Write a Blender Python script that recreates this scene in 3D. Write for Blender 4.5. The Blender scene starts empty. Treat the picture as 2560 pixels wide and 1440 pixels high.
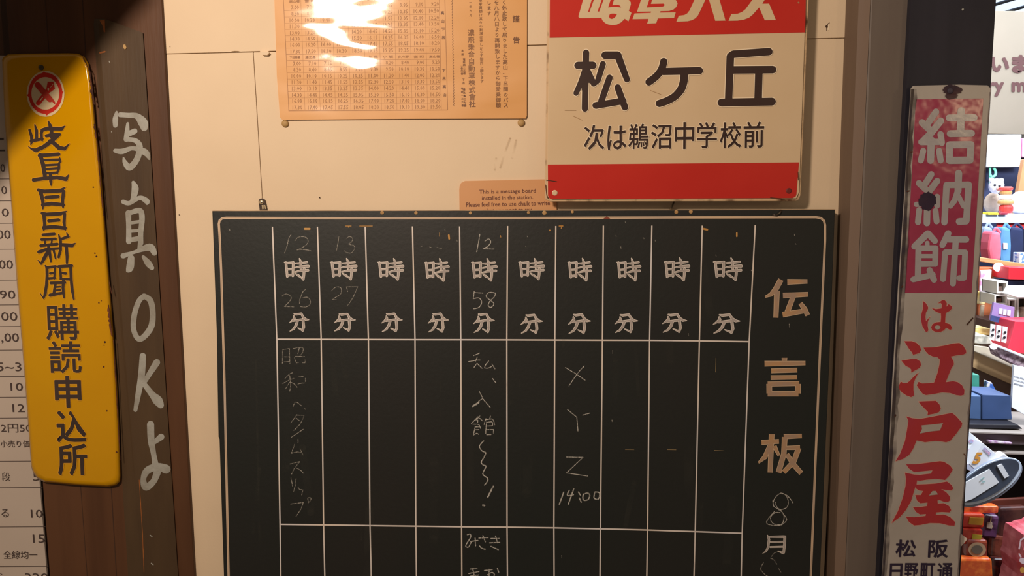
import bpy, bmesh, math, random
from mathutils import Vector, Matrix, Euler
from mathutils.geometry import tessellate_polygon
random.seed(7)
sc = bpy.context.scene
COL = sc.collection
# ------------------------------------------------------------------ camera
FPX = 1900.0
CAM = Vector((0.0, -1.2, 1.5))
EUL = Euler((math.radians(90 - 6.4), 0.0, math.radians(2.6)), 'XYZ')
cd = bpy.data.cameras.new('camera'); cam = bpy.data.objects.new('camera', cd); COL.objects.link(cam)
cam.location = CAM; cam.rotation_euler = EUL
cd.sensor_width = 36.0; cd.lens = 36.0 * FPX / 2560.0; cd.clip_start = 0.05
sc.camera = cam
# ------------------------------------------------------------------ world, lights, exposure
w = bpy.data.worlds.new('world'); sc.world = w; w.use_nodes = True
w.node_tree.nodes['Background'].inputs[0].default_value = (1.0, 0.80, 0.62, 1)
w.node_tree.nodes['Background'].inputs[1].default_value = 0.17
sc.view_settings.view_transform = 'Standard'; sc.view_settings.look = 'None'
sc.view_settings.exposure = 0.0; sc.view_settings.gamma = 1.0; sc.view_settings.use_curve_mapping = False

def light(name, kind, loc, power, color, size=0.1, target=None, sy=None, spread=None):
    d = bpy.data.lights.new(name, kind); d.energy = power; d.color = color
    if kind == 'AREA':
        d.size = size
        if sy: d.shape = 'RECTANGLE'; d.size_y = sy
        if spread: d.spread = spread
    else: d.shadow_soft_size = size
    o = bpy.data.objects.new(name, d); COL.objects.link(o); o.location = loc
    if target is not None:
        o.rotation_euler = (Vector(target) - Vector(loc)).to_track_quat('-Z', 'Y').to_euler()
    return o
LAMP = Vector((-0.612, -1.2, 2.045))
light('pendant_lamp', 'POINT', LAMP, 62, (1.0, 0.815, 0.66), 0.085)
light('far_pendant_lamp', 'POINT', (1.25, -1.2, 1.79), 2.6, (1.0, 0.72, 0.42), 0.05)
light('shop_ceiling_lamp', 'AREA', (2.6, 2.6, 2.68), 112, (0.80, 0.89, 1.0), 2.2, (2.6, 2.6, 0), 2.6)
light('shop_front_lamp', 'AREA', (1.9, 0.55, 2.45), 95, (0.86, 0.92, 1.0), 0.5, (2.0, 2.2, 1.0), 0.5)

# ------------------------------------------------------------------ pixel -> plane
RM = EUL.to_matrix()
def P(px, py, y):
    d = RM @ Vector(((px - 1280) / FPX, -(py - 720) / FPX, -1.0))
    t = (y - CAM.y) / d.y
    return CAM + d * t
# ------------------------------------------------------------------ materials
def lin(c):
    if isinstance(c, str):
        c = [int(c[i:i+2], 16) / 255 for i in (0, 2, 4)]
    return tuple(x / 12.92 if x <= 0.04045 else ((x + 0.055) / 1.055) ** 2.4 for x in c) + (1,)
MATS = {}
def mat(name, c1, c2=None, rough=0.6, scale=6.0, stretch=(1, 1, 1), bump=0.0, bscale=40.0, spec=0.4,
        coat=0.0, croughness=0.1, metal=0.0, lo=0.35, hi=0.65, emit=0.0, detail=4.0, alpha=None, bstretch=(1, 1, 1), bdetail=5):
    if name in MATS: return MATS[name]
    m = bpy.data.materials.new(name); m.use_nodes = True; nt = m.node_tree; N = nt.nodes; L = nt.links
    b = N['Principled BSDF']; geo = N.new('ShaderNodeNewGeometry')
    b.inputs['Roughness'].default_value = rough; b.inputs['Specular IOR Level'].default_value = spec
    b.inputs['Metallic'].default_value = metal
    b.inputs['Coat Weight'].default_value = coat; b.inputs['Coat Roughness'].default_value = croughness
    mp = N.new('ShaderNodeMapping'); mp.inputs['Scale'].default_value = stretch; L.new(geo.outputs['Position'], mp.inputs[0])
    nz = N.new('ShaderNodeTexNoise'); nz.inputs['Scale'].default_value = scale; nz.inputs['Detail'].default_value = detail
    L.new(mp.outputs[0], nz.inputs[0])
    cr = N.new('ShaderNodeValToRGB'); cr.color_ramp.elements[0].position = lo; cr.color_ramp.elements[1].position = hi
    cr.color_ramp.elements[0].color = lin(c1); cr.color_ramp.elements[1].color = lin(c2 or c1)
    L.new(nz.outputs[0], cr.inputs[0]); L.new(cr.outputs[0], b.inputs['Base Color'])
    if bump:
        mp2 = N.new('ShaderNodeMapping'); mp2.inputs['Scale'].default_value = bstretch; L.new(geo.outputs['Position'], mp2.inputs[0])
        n2 = N.new('ShaderNodeTexNoise'); n2.inputs['Scale'].default_value = bscale; n2.inputs['Detail'].default_value = bdetail
        L.new(mp2.outputs[0], n2.inputs[0])
        bp = N.new('ShaderNodeBump'); bp.inputs['Strength'].default_value = 1; bp.inputs['Distance'].default_value = bump
        L.new(n2.outputs[0], bp.inputs['Height']); L.new(bp.outputs[0], b.inputs['Normal']); L.new(bp.outputs[0], b.inputs['Coat Normal'])
    if emit:
        L.new(cr.outputs[0], b.inputs['Emission Color']); b.inputs['Emission Strength'].default_value = emit
    if alpha:
        n3 = N.new('ShaderNodeTexNoise'); n3.inputs['Scale'].default_value = alpha[0]; n3.inputs['Detail'].default_value = 3
        L.new(geo.outputs['Position'], n3.inputs[0])
        mr = N.new('ShaderNodeMapRange'); mr.inputs[1].default_value = alpha[1]; mr.inputs[2].default_value = alpha[2]
        mr.inputs[3].default_value = alpha[3]; mr.inputs[4].default_value = alpha[4]
        L.new(n3.outputs[0], mr.inputs[0]); L.new(mr.outputs[0], b.inputs['Alpha'])
    MATS[name] = m
    return m
# ------------------------------------------------------------------ objects
def link(name, me, m=None, parent=None, at=None):
    """me has world coordinates; the object's origin is moved to 'at' (default: its middle) and it is parented in place"""
    vs = [v.co for v in me.vertices]
    if at is None:
        at = Vector([(min(v[i] for v in vs) + max(v[i] for v in vs)) / 2 for i in range(3)])
    at = Vector(at)
    me.transform(Matrix.Translation(-at)); me.update()
    o = bpy.data.objects.new(name, me); COL.objects.link(o)
    if m: me.materials.append(m)
    o.location = at
    if parent:
        o.parent = parent; o.location = at - WLOC[parent.name]
    WLOC[o.name] = at
    return o
WLOC = {}
def tag(o, label, cat, group=None):
    o['label'] = label; o['category'] = cat
    if group: o['group'] = group
    return o
def thing(name, loc, label=None, cat=None, kind=None, group=None):
    o = bpy.data.objects.new(name, None); COL.objects.link(o); o.location = loc; o.empty_display_size = 0.02
    WLOC[o.name] = Vector(loc)
    if label: o['label'] = label
    if cat: o['category'] = cat
    if kind: o['kind'] = kind
    if group: o['group'] = group
    return o
class M:
    def __init__(s): s.v = []; s.f = []
    def add(s, vs, fs):
        b = len(s.v); s.v += [tuple(v) for v in vs]; s.f += [tuple(b + i for i in f) for f in fs]
    def prism(s, pts, yf, yb, yf2=None):
        """pixel polygon at depth yf, its copy pushed straight back to yb"""
        fr = [P(x, y, yf) for x, y in pts]; s.solid(fr, yb)
    def solid(s, fr, yb):
        n = len(fr); bk = [Vector((v.x, yb, v.z)) for v in fr]
        tris = tessellate_polygon([[Vector((v.x, v.z, 0)) for v in fr]])
        fs = []
        for t in tris:
            a, b_, c = [fr[i] for i in t]
            nrm = (b_ - a).cross(c - a).y
            t = t if nrm < 0 else t[::-1]
            fs.append(tuple(t)); fs.append(tuple(n + i for i in t[::-1]))
        area = sum(fr[i].x * fr[(i+1) % n].z - fr[(i+1) % n].x * fr[i].z for i in range(n))
        for i in range(n):
            j = (i + 1) % n
            fs.append((i, i + n, j + n, j) if area > 0 else (i, j, j + n, i + n))
        s.add(fr + bk, fs)
    def flat(s, pts, y):
        fr = [P(a, b, y) for a, b in pts]
        fs = []
        for t in tessellate_polygon([[Vector((v.x, v.z, 0)) for v in fr]]):
            a, b_, c = [fr[i] for i in t]
            fs.append(tuple(t) if (b_ - a).cross(c - a).y < 0 else tuple(t[::-1]))
        s.add(fr, fs)
    def box(s, x0, x1, y0, y1, z0, z1):
        v = [(x, y, z) for x in (x0, x1) for y in (y0, y1) for z in (z0, z1)]
        s.add(v, [(0, 1, 3, 2), (4, 6, 7, 5), (0, 4, 5, 1), (2, 3, 7, 6), (0, 2, 6, 4), (1, 5, 7, 3)])
    def lathe(s, c, prof, n=16, sx=1.0, axis='z'):
        vs = []; fs = []
        for r, h in prof:
            for k in range(n):
                a = 2 * math.pi * k / n
                vs.append((c[0] + r * sx * math.cos(a), c[1] + r * math.sin(a), c[2] + h) if axis == 'z' else
                          (c[0] + r * math.cos(a), c[1] - h, c[2] + r * math.sin(a)))
        for i in range(len(prof) - 1):
            for k in range(n):
                j = (k + 1) % n; fs.append((i*n+k, i*n+j, (i+1)*n+j, (i+1)*n+k))
        fs.append(tuple(range(n))[::-1]); fs.append(tuple((len(prof)-1)*n + k for k in range(n)))
        s.add(vs, fs)
    def ball(s, c, r, sc3=(1, 1, 1), n=14):
        vs = []; fs = []; m_ = n // 2
        for i in range(m_ + 1):
            t = math.pi * i / m_
            for k in range(n):
                a = 2 * math.pi * k / n
                vs.append((c[0]+r*sc3[0]*math.sin(t)*math.cos(a), c[1]+r*sc3[1]*math.sin(t)*math.sin(a), c[2]+r*sc3[2]*math.cos(t)))
        for i in range(m_):
            for k in range(n):
                j = (k+1) % n; fs.append((i*n+k, (i+1)*n+k, (i+1)*n+j, i*n+j))
        s.add(vs, fs)
    def tube(s, pts, r, n=8):
        pts = [Vector(p) for p in pts]; vs = []; fs = []
        for i, p in enumerate(pts):
            d = (pts[min(i+1, len(pts)-1)] - pts[max(i-1, 0)]).normalized()
            u = d.orthogonal().normalized()
            if i and u.dot(pu) < 0.2: u = (pu - d * pu.dot(d)).normalized()
            elif i: u = (pu - d * pu.dot(d)).normalized()
            pu = u; v = d.cross(u)
            for k in range(n):
                a = 2*math.pi*k/n; vs.append(p + (u*math.cos(a) + v*math.sin(a))*r)
        for i in range(len(pts)-1):
            for k in range(n):
                j = (k+1) % n; fs.append((i*n+k, i*n+j, (i+1)*n+j, (i+1)*n+k))
        fs.append(tuple(range(n))[::-1]); fs.append(tuple((len(pts)-1)*n+k for k in range(n)))
        s.add(vs, fs)
    def go(s, name, m, parent=None, smooth=False, bevel=0.0, at=None, fix=False):
        me = bpy.data.meshes.new(name); me.from_pydata(s.v, [], s.f)
        if fix:
            bm = bmesh.new(); bm.from_mesh(me); bmesh.ops.remove_doubles(bm, verts=bm.verts, dist=1e-6)
            bmesh.ops.recalc_face_normals(bm, faces=bm.faces); bm.to_mesh(me); bm.free()
        if smooth: me.shade_smooth()
        o = link(name, me, m, parent, at)
        if bevel:
            md = o.modifiers.new('bevel', 'BEVEL'); md.width = bevel; md.segments = 2; md.limit_method = 'ANGLE'; md.angle_limit = 0.7
        return o
# ------------------------------------------------------------------ lettering
class Ink(M):
    """flat print on one plane, drawn from strokes, outlines and font characters measured on the photograph"""
    def __init__(s, y, ox=0, oy=0, k=1.0, grow=0.0):
        super().__init__(); s.y = y; s.ox = ox; s.oy = oy; s.k = k; s.grow = grow; s.n = 0; s.done = []; s.stuff = True
    def T(s, x, y): return (s.ox + x / s.k, s.oy + y / s.k)
    def at(s, ox, oy, k): s.ox = ox; s.oy = oy; s.k = k; return s
    def _y(s): s.n += 1; return s.y - 0.0000015 * (s.n % 60)
    def pg(s, pts, smooth=False):
        if smooth: pts = catmull(pts + [pts[0]], 5)[:-1]
        s.flat([s.T(*p) for p in pts], s._y())
    def ell(s, cx, cy, rx, ry, n=40, rot=0):
        c, q = math.cos(rot), math.sin(rot)
        s.pg([(cx + rx*math.cos(a)*c - ry*math.sin(a)*q, cy + rx*math.cos(a)*q + ry*math.sin(a)*c)
              for a in [2*math.pi*i/n for i in range(n)]])
    def st(s, pts, wd=None, curve=False, cap='round', jit=0.0):
        P3 = [(p[0], p[1], (p[2] if len(p) > 2 else wd)) for p in pts]
        if curve and len(P3) > 2: P3 = catmull(P3, 6)
        P3 = [(p[0] + random.uniform(-jit, jit), p[1] + random.uniform(-jit, jit), p[2] + s.grow * 2) for p in P3]
        for i in range(len(P3) - 1):
            (x0, y0, w0), (x1, y1, w1) = P3[i], P3[i+1]
            dx, dy = x1-x0, y1-y0; d = math.hypot(dx, dy)
            if d < 1e-6: continue
            nx, ny = -dy/d, dx/d
            s.pg([(x0+nx*w0/2, y0+ny*w0/2), (x1+nx*w1/2, y1+ny*w1/2), (x1-nx*w1/2, y1-ny*w1/2), (x0-nx*w0/2, y0-ny*w0/2)])
        for i, (x, y, ww) in enumerate(P3):
            if cap == 'butt' and i in (0, len(P3)-1): continue
            s.ell(x, y, ww/2, ww/2, 12 if ww/s.k > 4 else 6)
    def many(s, L, wd=None, curve=False, **k):
        for l in L: s.st(l, wd, curve, **k)
    def glyph(s, ch, box, off=0.0, tight=True, lean=0.0, slope=0.0, res=2):
        """one character or word fitted to box (x0,y0,x1,y1); lean = dx per dy, slope = dy per dx"""
        vs, fs, bb = font(ch, 0.0, res)
        if not vs: return
        x0, y0, x1, y1 = box
        e = 0.0
        if off and tight:
            e = off * ((x1-x0)/(bb[2]-bb[0]+2*off) + (y1-y0)/(bb[3]-bb[1]+2*off)) / 2
            x0 += e; x1 -= e; y0 += e; y1 -= e
        elif off: e = off * (y1-y0)
        if not tight: bb = (0.0, -0.12, float(len(ch)), 0.88)
        cx, cy = (x0+x1)/2, (y0+y1)/2
        out = []; yy = s._y()
        for (u, v) in vs:
            a = x0 + (u-bb[0])/(bb[2]-bb[0])*(x1-x0); b = y1 - (v-bb[1])/(bb[3]-bb[1])*(y1-y0)
            a2 = a + (b-cy)*lean; b2 = b + (a-cx)*slope
            out.append((a2, b2))
        s.add([P(*s.T(*q), yy) for q in out], fs)
        if e:
            cnt = {}
            for f in fs:
                for i in range(len(f)):
                    k_ = tuple(sorted((f[i], f[(i+1) % len(f)]))); cnt[k_] = cnt.get(k_, 0) + 1
            g_, s.grow = s.grow, 0.0
            seen = set()
            for (i, j), c_ in cnt.items():
                if c_ != 1: continue
                (ax, ay), (bx, by) = out[i], out[j]; d = math.hypot(bx-ax, by-ay)
                if d < 1e-6: continue
                nx, ny = -(by-ay)/d*e, (bx-ax)/d*e
                s.pg([(ax+nx, ay+ny), (bx+nx, by+ny), (bx-nx, by-ny), (ax-nx, ay-ny)])
                for k_ in (i, j):
                    if k_ not in seen: seen.add(k_); s.ell(out[k_][0], out[k_][1], e, e, 8)
            s.grow = g_
    def cut(s):
        """ends one character: the next strokes go to a mesh of their own"""
        if s.v: s.done.append((s.v, s.f)); s.v = []; s.f = []
    def go(s, name, m, parent=None, **k):
        s.cut(); o = None
        for v, f in s.done:
            s.v, s.f = v, f; o = super().go(name, m, parent, **k)
        if len(s.done) == 1 and s.stuff: o['kind'] = 'stuff'
        return o
def catmull(pts, n):
    out = []
    for i in range(len(pts)-1):
        p0 = pts[max(i-1, 0)]; p1 = pts[i]; p2 = pts[i+1]; p3 = pts[min(i+2, len(pts)-1)]
        for k in range(n):
            t = k/n
            out.append(tuple(0.5*((2*b)+(-a+c)*t+(2*a-5*b+4*c-d)*t*t+(-a+3*b-3*c+d)*t**3) for a, b, c, d in zip(p0, p1, p2, p3)))
    out.append(tuple(pts[-1])); return out
_F = {}
def font(ch, off, res=2):
    key = (ch, off, res)
    if key in _F: return _F[key]
    c = bpy.data.curves.new('lettering_source', 'FONT'); c.body = ch; c.size = 1; c.resolution_u = res; c.offset = off; c.fill_mode = 'FRONT'
    o = bpy.data.objects.new('lettering_source', c)
    me = o.to_mesh(); vs = [(v.co.x, v.co.y) for v in me.vertices]
    fs = [tuple(p.vertices) for p in me.polygons]
    # face -Y in the world after the (u,v)->(x,z) mapping
    ff = []
    for f in fs:
        a, b, d = vs[f[0]], vs[f[1]], vs[f[2]]
        cr = (b[0]-a[0])*(d[1]-a[1]) - (b[1]-a[1])*(d[0]-a[0])
        ff.append(f if cr > 0 else f[::-1])
    bb = (min(v[0] for v in vs), min(v[1] for v in vs), max(v[0] for v in vs), max(v[1] for v in vs)) if vs else (0, 0, 1, 1)
    o.to_mesh_clear(); bpy.data.objects.remove(o); bpy.data.curves.remove(c)
    _F[key] = (vs, ff, bb); return _F[key]

# ================================================================== MATERIALS
m_wall = mat('cream_painted_board', 'e0c8a8', 'e6ceae', 0.62, 5, bump=0.00012, bscale=260, spec=0.3)
m_gap = mat('dark_joint', '3a2616', '4a3220', 0.9)
m_post = mat('brown_stained_post', '4e3220', '5e3e28', 0.5, 4, (5, 5, 0.4), bump=0.00025, bscale=40, bstretch=(5, 5, 0.4), spec=0.3)
m_plank = mat('weathered_dark_plank', '463524', '54412c', 0.55, 4, (4, 4, 0.7), bump=0.00025, bscale=40, bstretch=(6, 6, 0.5), spec=0.3)
m_plank_edge = mat('plank_side_stain', '2c1c14', '3a251a', 0.6, 7, (5, 5, .5))
m_yellow = mat('yellow_enamel', 'c68e00', 'cc9600', 0.2, 4, bump=0.0008, bscale=16, spec=0.5)
m_rust = mat('rusted_steel', '3a1d12', '6a3a20', 0.85, 60, bump=0.001, bscale=200)
m_inkbrown = mat('dark_enamel_letter', '3b302c', '453833', 0.3)
m_ygold = mat('pale_yellow_halo', 'e0a22c', rough=0.3)
m_red = mat('red_enamel', 'c02a20', 'c83226', 0.25, 5, spec=0.5)
m_creamink = mat('cream_enamel', 'd9c29c', 'd3ba92', 0.3, 8)
m_whiteplate = mat('cream_white_plate', 'd4b892', 'dcc29e', 0.32, 4, bump=0.0003, bscale=14, spec=0.45)
m_rim = mat('rusty_plate_rim', 'cfb088', '5f4028', 0.5, 45, lo=0.5, hi=0.72)
m_blackink = mat('dark_brown_ink', '382723', '41302b', 0.35)
m_haloink = mat('white_keyline', 'f6e2c2', rough=0.35)
m_board = mat('dark_green_blackboard', '191e1b', '201f1c', 0.5, 3.0, (1, 1, .5), bump=0.0002, bscale=150, spec=0.5)
m_line = mat('cream_painted_line', 'e4d4c4', 'dcd6d4', 0.5, 9)
m_border = mat('tan_painted_border', 'dcbe9c', 'bca896', 0.5, 9)
m_kanji = mat('mottled_cream_paint', 'bcb0a8', 'a89e98', 0.5, 55)
m_kedge = mat('pale_cream_paint_edge', 'f2e8de', 'e6dacc', 0.5, 50)
m_gold = mat('faded_gold_paint', 'bd9266', 'a68c78', 0.5, 35)
m_goldedge = mat('faded_gold_paint_edge', 'dcbf9c', 'cdb090', 0.5, 35)
m_tanpaint = mat('yellow_tape_residue', 'b57f38', 'c99a58', 0.6, 60)
m_chalk = mat('white_chalk', 'c9c4ba', 'a7a39b', 0.95, 300, alpha=(500, 0.36, 0.52, 0.25, 1.0))
m_chalkthin = mat('thin_white_chalk', 'aba69c', '8d887e', 0.95, 300, alpha=(500, 0.40, 0.58, 0.15, 0.95))
m_smear = mat('chalk_smear', '5c5a50', '4c4a42', 0.9, 30, alpha=(22, 0.4, 0.75, 0.0, 0.13))
m_brush = mat('grey_white_brush_paint', 'a5a49b', '918d82', 0.6, 40, bump=0.0006, bscale=160)
m_poster = mat('laminated_brown_paper', 'dc9e58', 'e0a664', 0.45, 4, spec=0.4, coat=1.0, croughness=0.06, bump=0.0058, bscale=7, bstretch=(.8, 1, 2.0), bdetail=1.6)
m_posterink = mat('laminated_brown_ink', 'a06a38', 'b88048', 0.45, 60, spec=0.3, coat=1.0, croughness=0.06, bump=0.0058, bscale=7, bstretch=(.8, 1, 2.0), bdetail=1.6)
m_posterink2 = mat('laminated_dark_ink', '6e4428', '8e5e38', 0.45, 60, spec=0.3, coat=1.0, croughness=0.06, bump=0.0058, bscale=7, bstretch=(.8, 1, 2.0), bdetail=1.6)
m_card = mat('tan_card', 'd49a66', 'd8a070', 0.4, 6, spec=0.4)
m_cardink = mat('brown_card_ink', '6b3a2a', rough=0.5)
m_brass = mat('dull_brass', 'b8945e', 'a8854f', 0.6, 60)
m_frame = mat('grey_brown_frame', '6a5e56', '70655c', 0.5, 5, (6, 6, .4), bump=0.0002, bscale=90, spec=0.4)
m_frameside = mat('brown_frame_side', '665345', '6c594a', 0.5, 6, (6, 6, .4))
m_framelip = mat('tan_frame_lip', '7a6555', '7c685a', 0.5, 6, (6, 6, .4))
m_darkpost = mat('near_black_post', '24232c', '2c2a34', 0.5, 6, (4, 4, .5), bump=0.0006, bscale=60, spec=0.4)
m_signwhite = mat('aged_white_enamel', 'b4aca4', 'aaa299', 0.3, 7, bump=0.0008, bscale=34, spec=0.4, bdetail=2)
m_signgrime = mat('grime_on_enamel', '3c3038', '55463e', 0.6, 30, alpha=(60, 0.38, 0.62, 0.35, 1.0))
m_crimson = mat('crimson_enamel', '98304c', 'a23c58', 0.2, 6, bump=0.0018, bscale=30, bdetail=2, spec=0.55)
m_crimson2 = mat('brick_red_enamel', 'b03432', 'a83648', 0.3, 8, bump=0.0006, bscale=34, spec=0.45)
m_signletter = mat('grey_white_enamel_letter', 'aca8aa', 'a39d9c', 0.2, 12, bump=0.0006, bscale=34, spec=0.5)
m_purple = mat('dark_purple_ink', '2a2036', '33283c', 0.4)
m_pink = mat('pale_pink_keyline', 'd8b2a0', rough=0.35)
m_list = mat('grey_white_list_paper', 'bfb0a2', 'c6b7a8', 0.6, 4, spec=0.3)
m_listink = mat('list_brown_ink', '4a3c38', rough=0.6)
m_steel = mat('scratched_steel', '4a423c', 'b8a890', 0.35, 50, metal=0.8)
m_screw = mat('bright_screw', 'd6c29c', 'e0cfae', 0.3, 30, metal=0.6)
m_slot = mat('dark_screw_slot', '2a1d12', rough=0.8)
m_floor = mat('grey_floor', '6a5c50', '756658', 0.6, 4)

# ================================================================== SETTING
# --- back wall: cream boards with joints
wl = thing('wall_back', (0, 0.0, 1.5), kind='structure')
b = M(); b.box(P(300, 700, 0).x, P(2100, 700, 0).x + .02, 0.0105, 0.05, 0.0, 2.75); b.go('backing', m_gap, wl)
def jl(x): return 135 - (x - 412) * 0.0236            # the horizontal joint in the photograph
def jv(y): return 631 + (y - 135) * 0.064            # the vertical joint below it
zb = P(600, jl(600), 0).z
TOPZ = 2.75
def wx(px, py): return P(px, py, 0)
def panel(pts3):
    b = M(); b.solid([Vector(p) for p in pts3], 0.010); return b.go('wall_board', m_wall, wl, bevel=0.0008)
jL = wx(380, jl(380)); jR = wx(2125, jl(2125)); jM = wx(633, jl(633)); jB = wx(jv(1500), 1500)
rx = wx(2125, jl(2125)).x
d_ = (jB - jM); k = (0.0 - jM.z) / d_.z; foot = jM + d_ * k
g = 0.0004
# upper board with the torn lip at its lower edge
low = [(380, jl(380)), (578, jl(578)), (580, 129.5), (588, 128.6), (597, 129), (600, jl(600)-.5), (650, jl(650)-.6), (652, 131.5), (670, 130.2), (674, jl(674)-.6), (2125, jl(2125))]
pts = [Vector((jL.x - 0.05, 0, TOPZ)), Vector((jL.x - 0.05, 0, jL.z))] + [wx(x, y - 0.9) for x, y in low] + [Vector((rx, 0, TOPZ))]
for v in pts: v.y = -0.0010
panel(pts)
panel([(jL.x - 0.05, 0, jL.z - g), (jL.x, 0, jL.z - g), (jM.x - g, 0, jM.z - g), (foot.x - g, 0, 0), (jL.x - 0.05, 0, 0)][::-1])
panel([(jM.x + g, 0, jM.z - g), (rx, 0, jR.z - g), (rx, 0, 0), (foot.x + g, 0, 0)][::-1])
# flap of torn facing paper and pits in the boards
b = M(); b.prism([(650, 129.5), (670, 129), (673, 132), (668, 137.5), (656, 137)], -0.006, -0.0011); b.go('torn_flap', m_wall, wl)
b = M(); b.prism([(656, 133), (671, 132), (673, 138), (658, 139.5)], -0.0004, 0.002); b.go('torn_patch', mat('raw_board', '8a6448', '9c7656', .9, 60), wl)
for (x, y, r) in [(799, 494, 1.8), (425, 117, 1.3), (448, 537, 1.5), (448, 1378, 1.4)]:
    b = Ink(-0.0013); b.ell(x, y, r, r * .8, 8); b.go('pit', m_gap, wl)
# old screw hole with chipped plaster
b = Ink(-0.0014, 2030, 30, 16); b.ell(590, 580, 52, 58, 16); b.st([(605, 540), (650, 460), (700, 430)], 22); b.st([(590, 640), (592, 740)], 34); b.go('screw_hole', m_gap, wl)
b = Ink(-0.0016, 2030, 30, 16); b.st([(665, 500), (655, 600), (650, 720)], 40); b.go('chipped_plaster', m_haloink, wl)
b = Ink(-0.0013); b.many([[(1275, 345), (1262, 380), (1250, 420)], [(1290, 350), (1280, 395)], [(1240, 395), (1236, 425)]], 5); b.go('scuff_mark', mat('wall_scuff', 'b89c78', rough=.9, alpha=(60, .4, .6, 0, .22)), wl)
# --- left part of the wall carrying the price list
wlf = M(); wlf.box(-1.9, P(30, 700, 0).x, 0.02, 0.06, 0, 2.75); o = wlf.go('wall_left', m_post); o['kind'] = 'structure'
# --- left post
lp = thing('left_post', P(260, 1440, 0), 'thick brown stained wooden post left of the cream wall, carrying the yellow sign', 'post')
def vline(x0, x1, ytop=-260, ybot=1500): # x at py=0 and py=1440 -> polygon edge points
    f = lambda y: x0 + (x1 - x0) * y / 1440.0
    return (f(ytop), ytop), (f(ybot), ybot)
a0, a1 = vline(14, 124); c0, c1 = vline(404, 486)
b = M(); b.prism([a0, c0, c1, a1], -0.007, 0.019); b.go('post_body', m_post, lp, bevel=0.003)
# shallow vertical groove marks of the grain
for x0, x1, wpx in [(205, 290, 2), (112, 217, 1.4)]:
    u0, u1 = vline(x0, x1, -260, 1500); b = M()
    b.prism([u0, (u0[0]+wpx, u0[1]), (u1[0]+wpx, u1[1]), u1], -0.0073, -0.0068); b.go('grain_seam', mat('post_seam', '38221a', '46301f', .6, 20), lp)
# --- price list behind the post
lt = thing('price_list', P(60, 1440, 0.019), 'pale paper price list with ruled rows at the far left edge', 'poster')
b = M(); b.prism([(-260, 133), (16, 139), (122, 1500), (-260, 1560)], 0.0165, 0.0198)
b.go('paper', m_list, lt)
b = Ink(0.0160)
b.pg([(-200, 346), (9, 345), (9, 350), (-200, 351)]); b.pg([(-200, 375), (12, 374), (12, 378), (-200, 380)])
for y in [446, 501, 557, 622, 699, 761, 815, 874, 940, 992, 1044, 1152, 1218, 1316, 1415]:
    xr = 14 + y * 0.0757
    b.pg([(-200, y+2), (xr, y), (xr, y+1.4), (-200, y+3.4)])
b.go('row_rule', m_listink, lt)['kind'] = 'stuff'
b = Ink(0.0155)
def wr(t, x0, y0, x1, y1, off=0.0): b.glyph(t, (x0, y0, x1, y1), off, lean=0.06)
wr('0', 1, 410, 12, 430); wr('0', 3, 465, 17, 485); wr('0', 4, 521, 22, 541); wr('00', -8, 575, 26, 597); wr('00', -3, 650, 32, 672)
wr('90', -1, 726, 38, 747); wr('500', -18, 780, 43, 802); wr(',00', 3, 833, 47, 858); wr('5~3', -8, 906, 53, 928); wr('10', 26, 957, 57, 977)
wr('12', 31, 1010, 61, 1030); wr('2円50', 2, 1060, 78, 1081); wr('小売り価', 1, 1101, 74, 1118); wr('段', 4, 1181, 25, 1202); wr('5', 82, 1181, 99, 1202)
wr('る', 3, 1273, 22, 1293); wr('10', 77, 1274, 106, 1294); wr('15', 82, 1336, 111, 1357); wr('全線均一', 8, 1377, 93, 1397); wr('320', 62, 1433, 120, 1453)
wr('お', -12, 1430, 6, 1450)
b.go('lettering', m_listink, lt)
# --- plank with brush lettering
pk = thing('painted_plank', P(400, 1440, -0.013), 'dark weathered plank with brushed white lettering, nailed on the left post', 'plank')
b = M()
fr = [(246, 60), (262, 47), (357, 82), (449, 1500), (362, 1500)]
bk = [(234, 60), (236, 47), (357, 82), (449, 1500), (324, 1500)]
F = [P(x, y, -0.0098) for x, y in fr]; B = [P(x, y, -0.0072) for x, y in bk]
b.add(F + B, [(4, 3, 2, 1, 0), (5, 6, 7, 8, 9)] + [(i, (i+1) % 5, 5+(i+1) % 5, 5+i) for i in range(5)])
o = b.go('board', m_plank, pk, fix=True)
b = Ink(-0.0100); b.flat([(249, 51), (262, 48.5), (263, 80), (260, 82), (256, 64)], b.y)
b.st([(348, 1200), (356, 1330), (360, 1430)], 1.6); b.st([(250, 132), (262, 129)], 4)
b.go('bare_wood_chip', mat('bare_wood', 'b06a30', '8a4c22', .7, 60), pk)
b = M(); b.prism([(307.5, 112), (313, 111), (316, 119), (313, 124), (308, 120)], -0.0112, -0.0096); b.go('nail_head', m_brass, pk)
b = Ink(-0.0101, 250, 260, 3.275); c = True
b.many([[(135, 65, 18), (126, 120, 44), (125, 175, 38)], [(165, 88, 40), (230, 92, 40), (300, 98, 48), (350, 150, 78), (362, 195, 56)],
        [(227, 160, 24), (222, 230, 40), (215, 290, 44)], [(245, 240, 46), (285, 222, 44)], [(215, 288, 36), (290, 300, 40), (325, 345, 50), (315, 420, 50), (285, 480, 50), (240, 520, 54), (205, 480, 40), (192, 440, 14)],
        [(125, 382, 34), (180, 388, 46), (270, 362, 34), (370, 395, 54), (403, 450, 18)],
        ], curve=True); b.cut()
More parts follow.
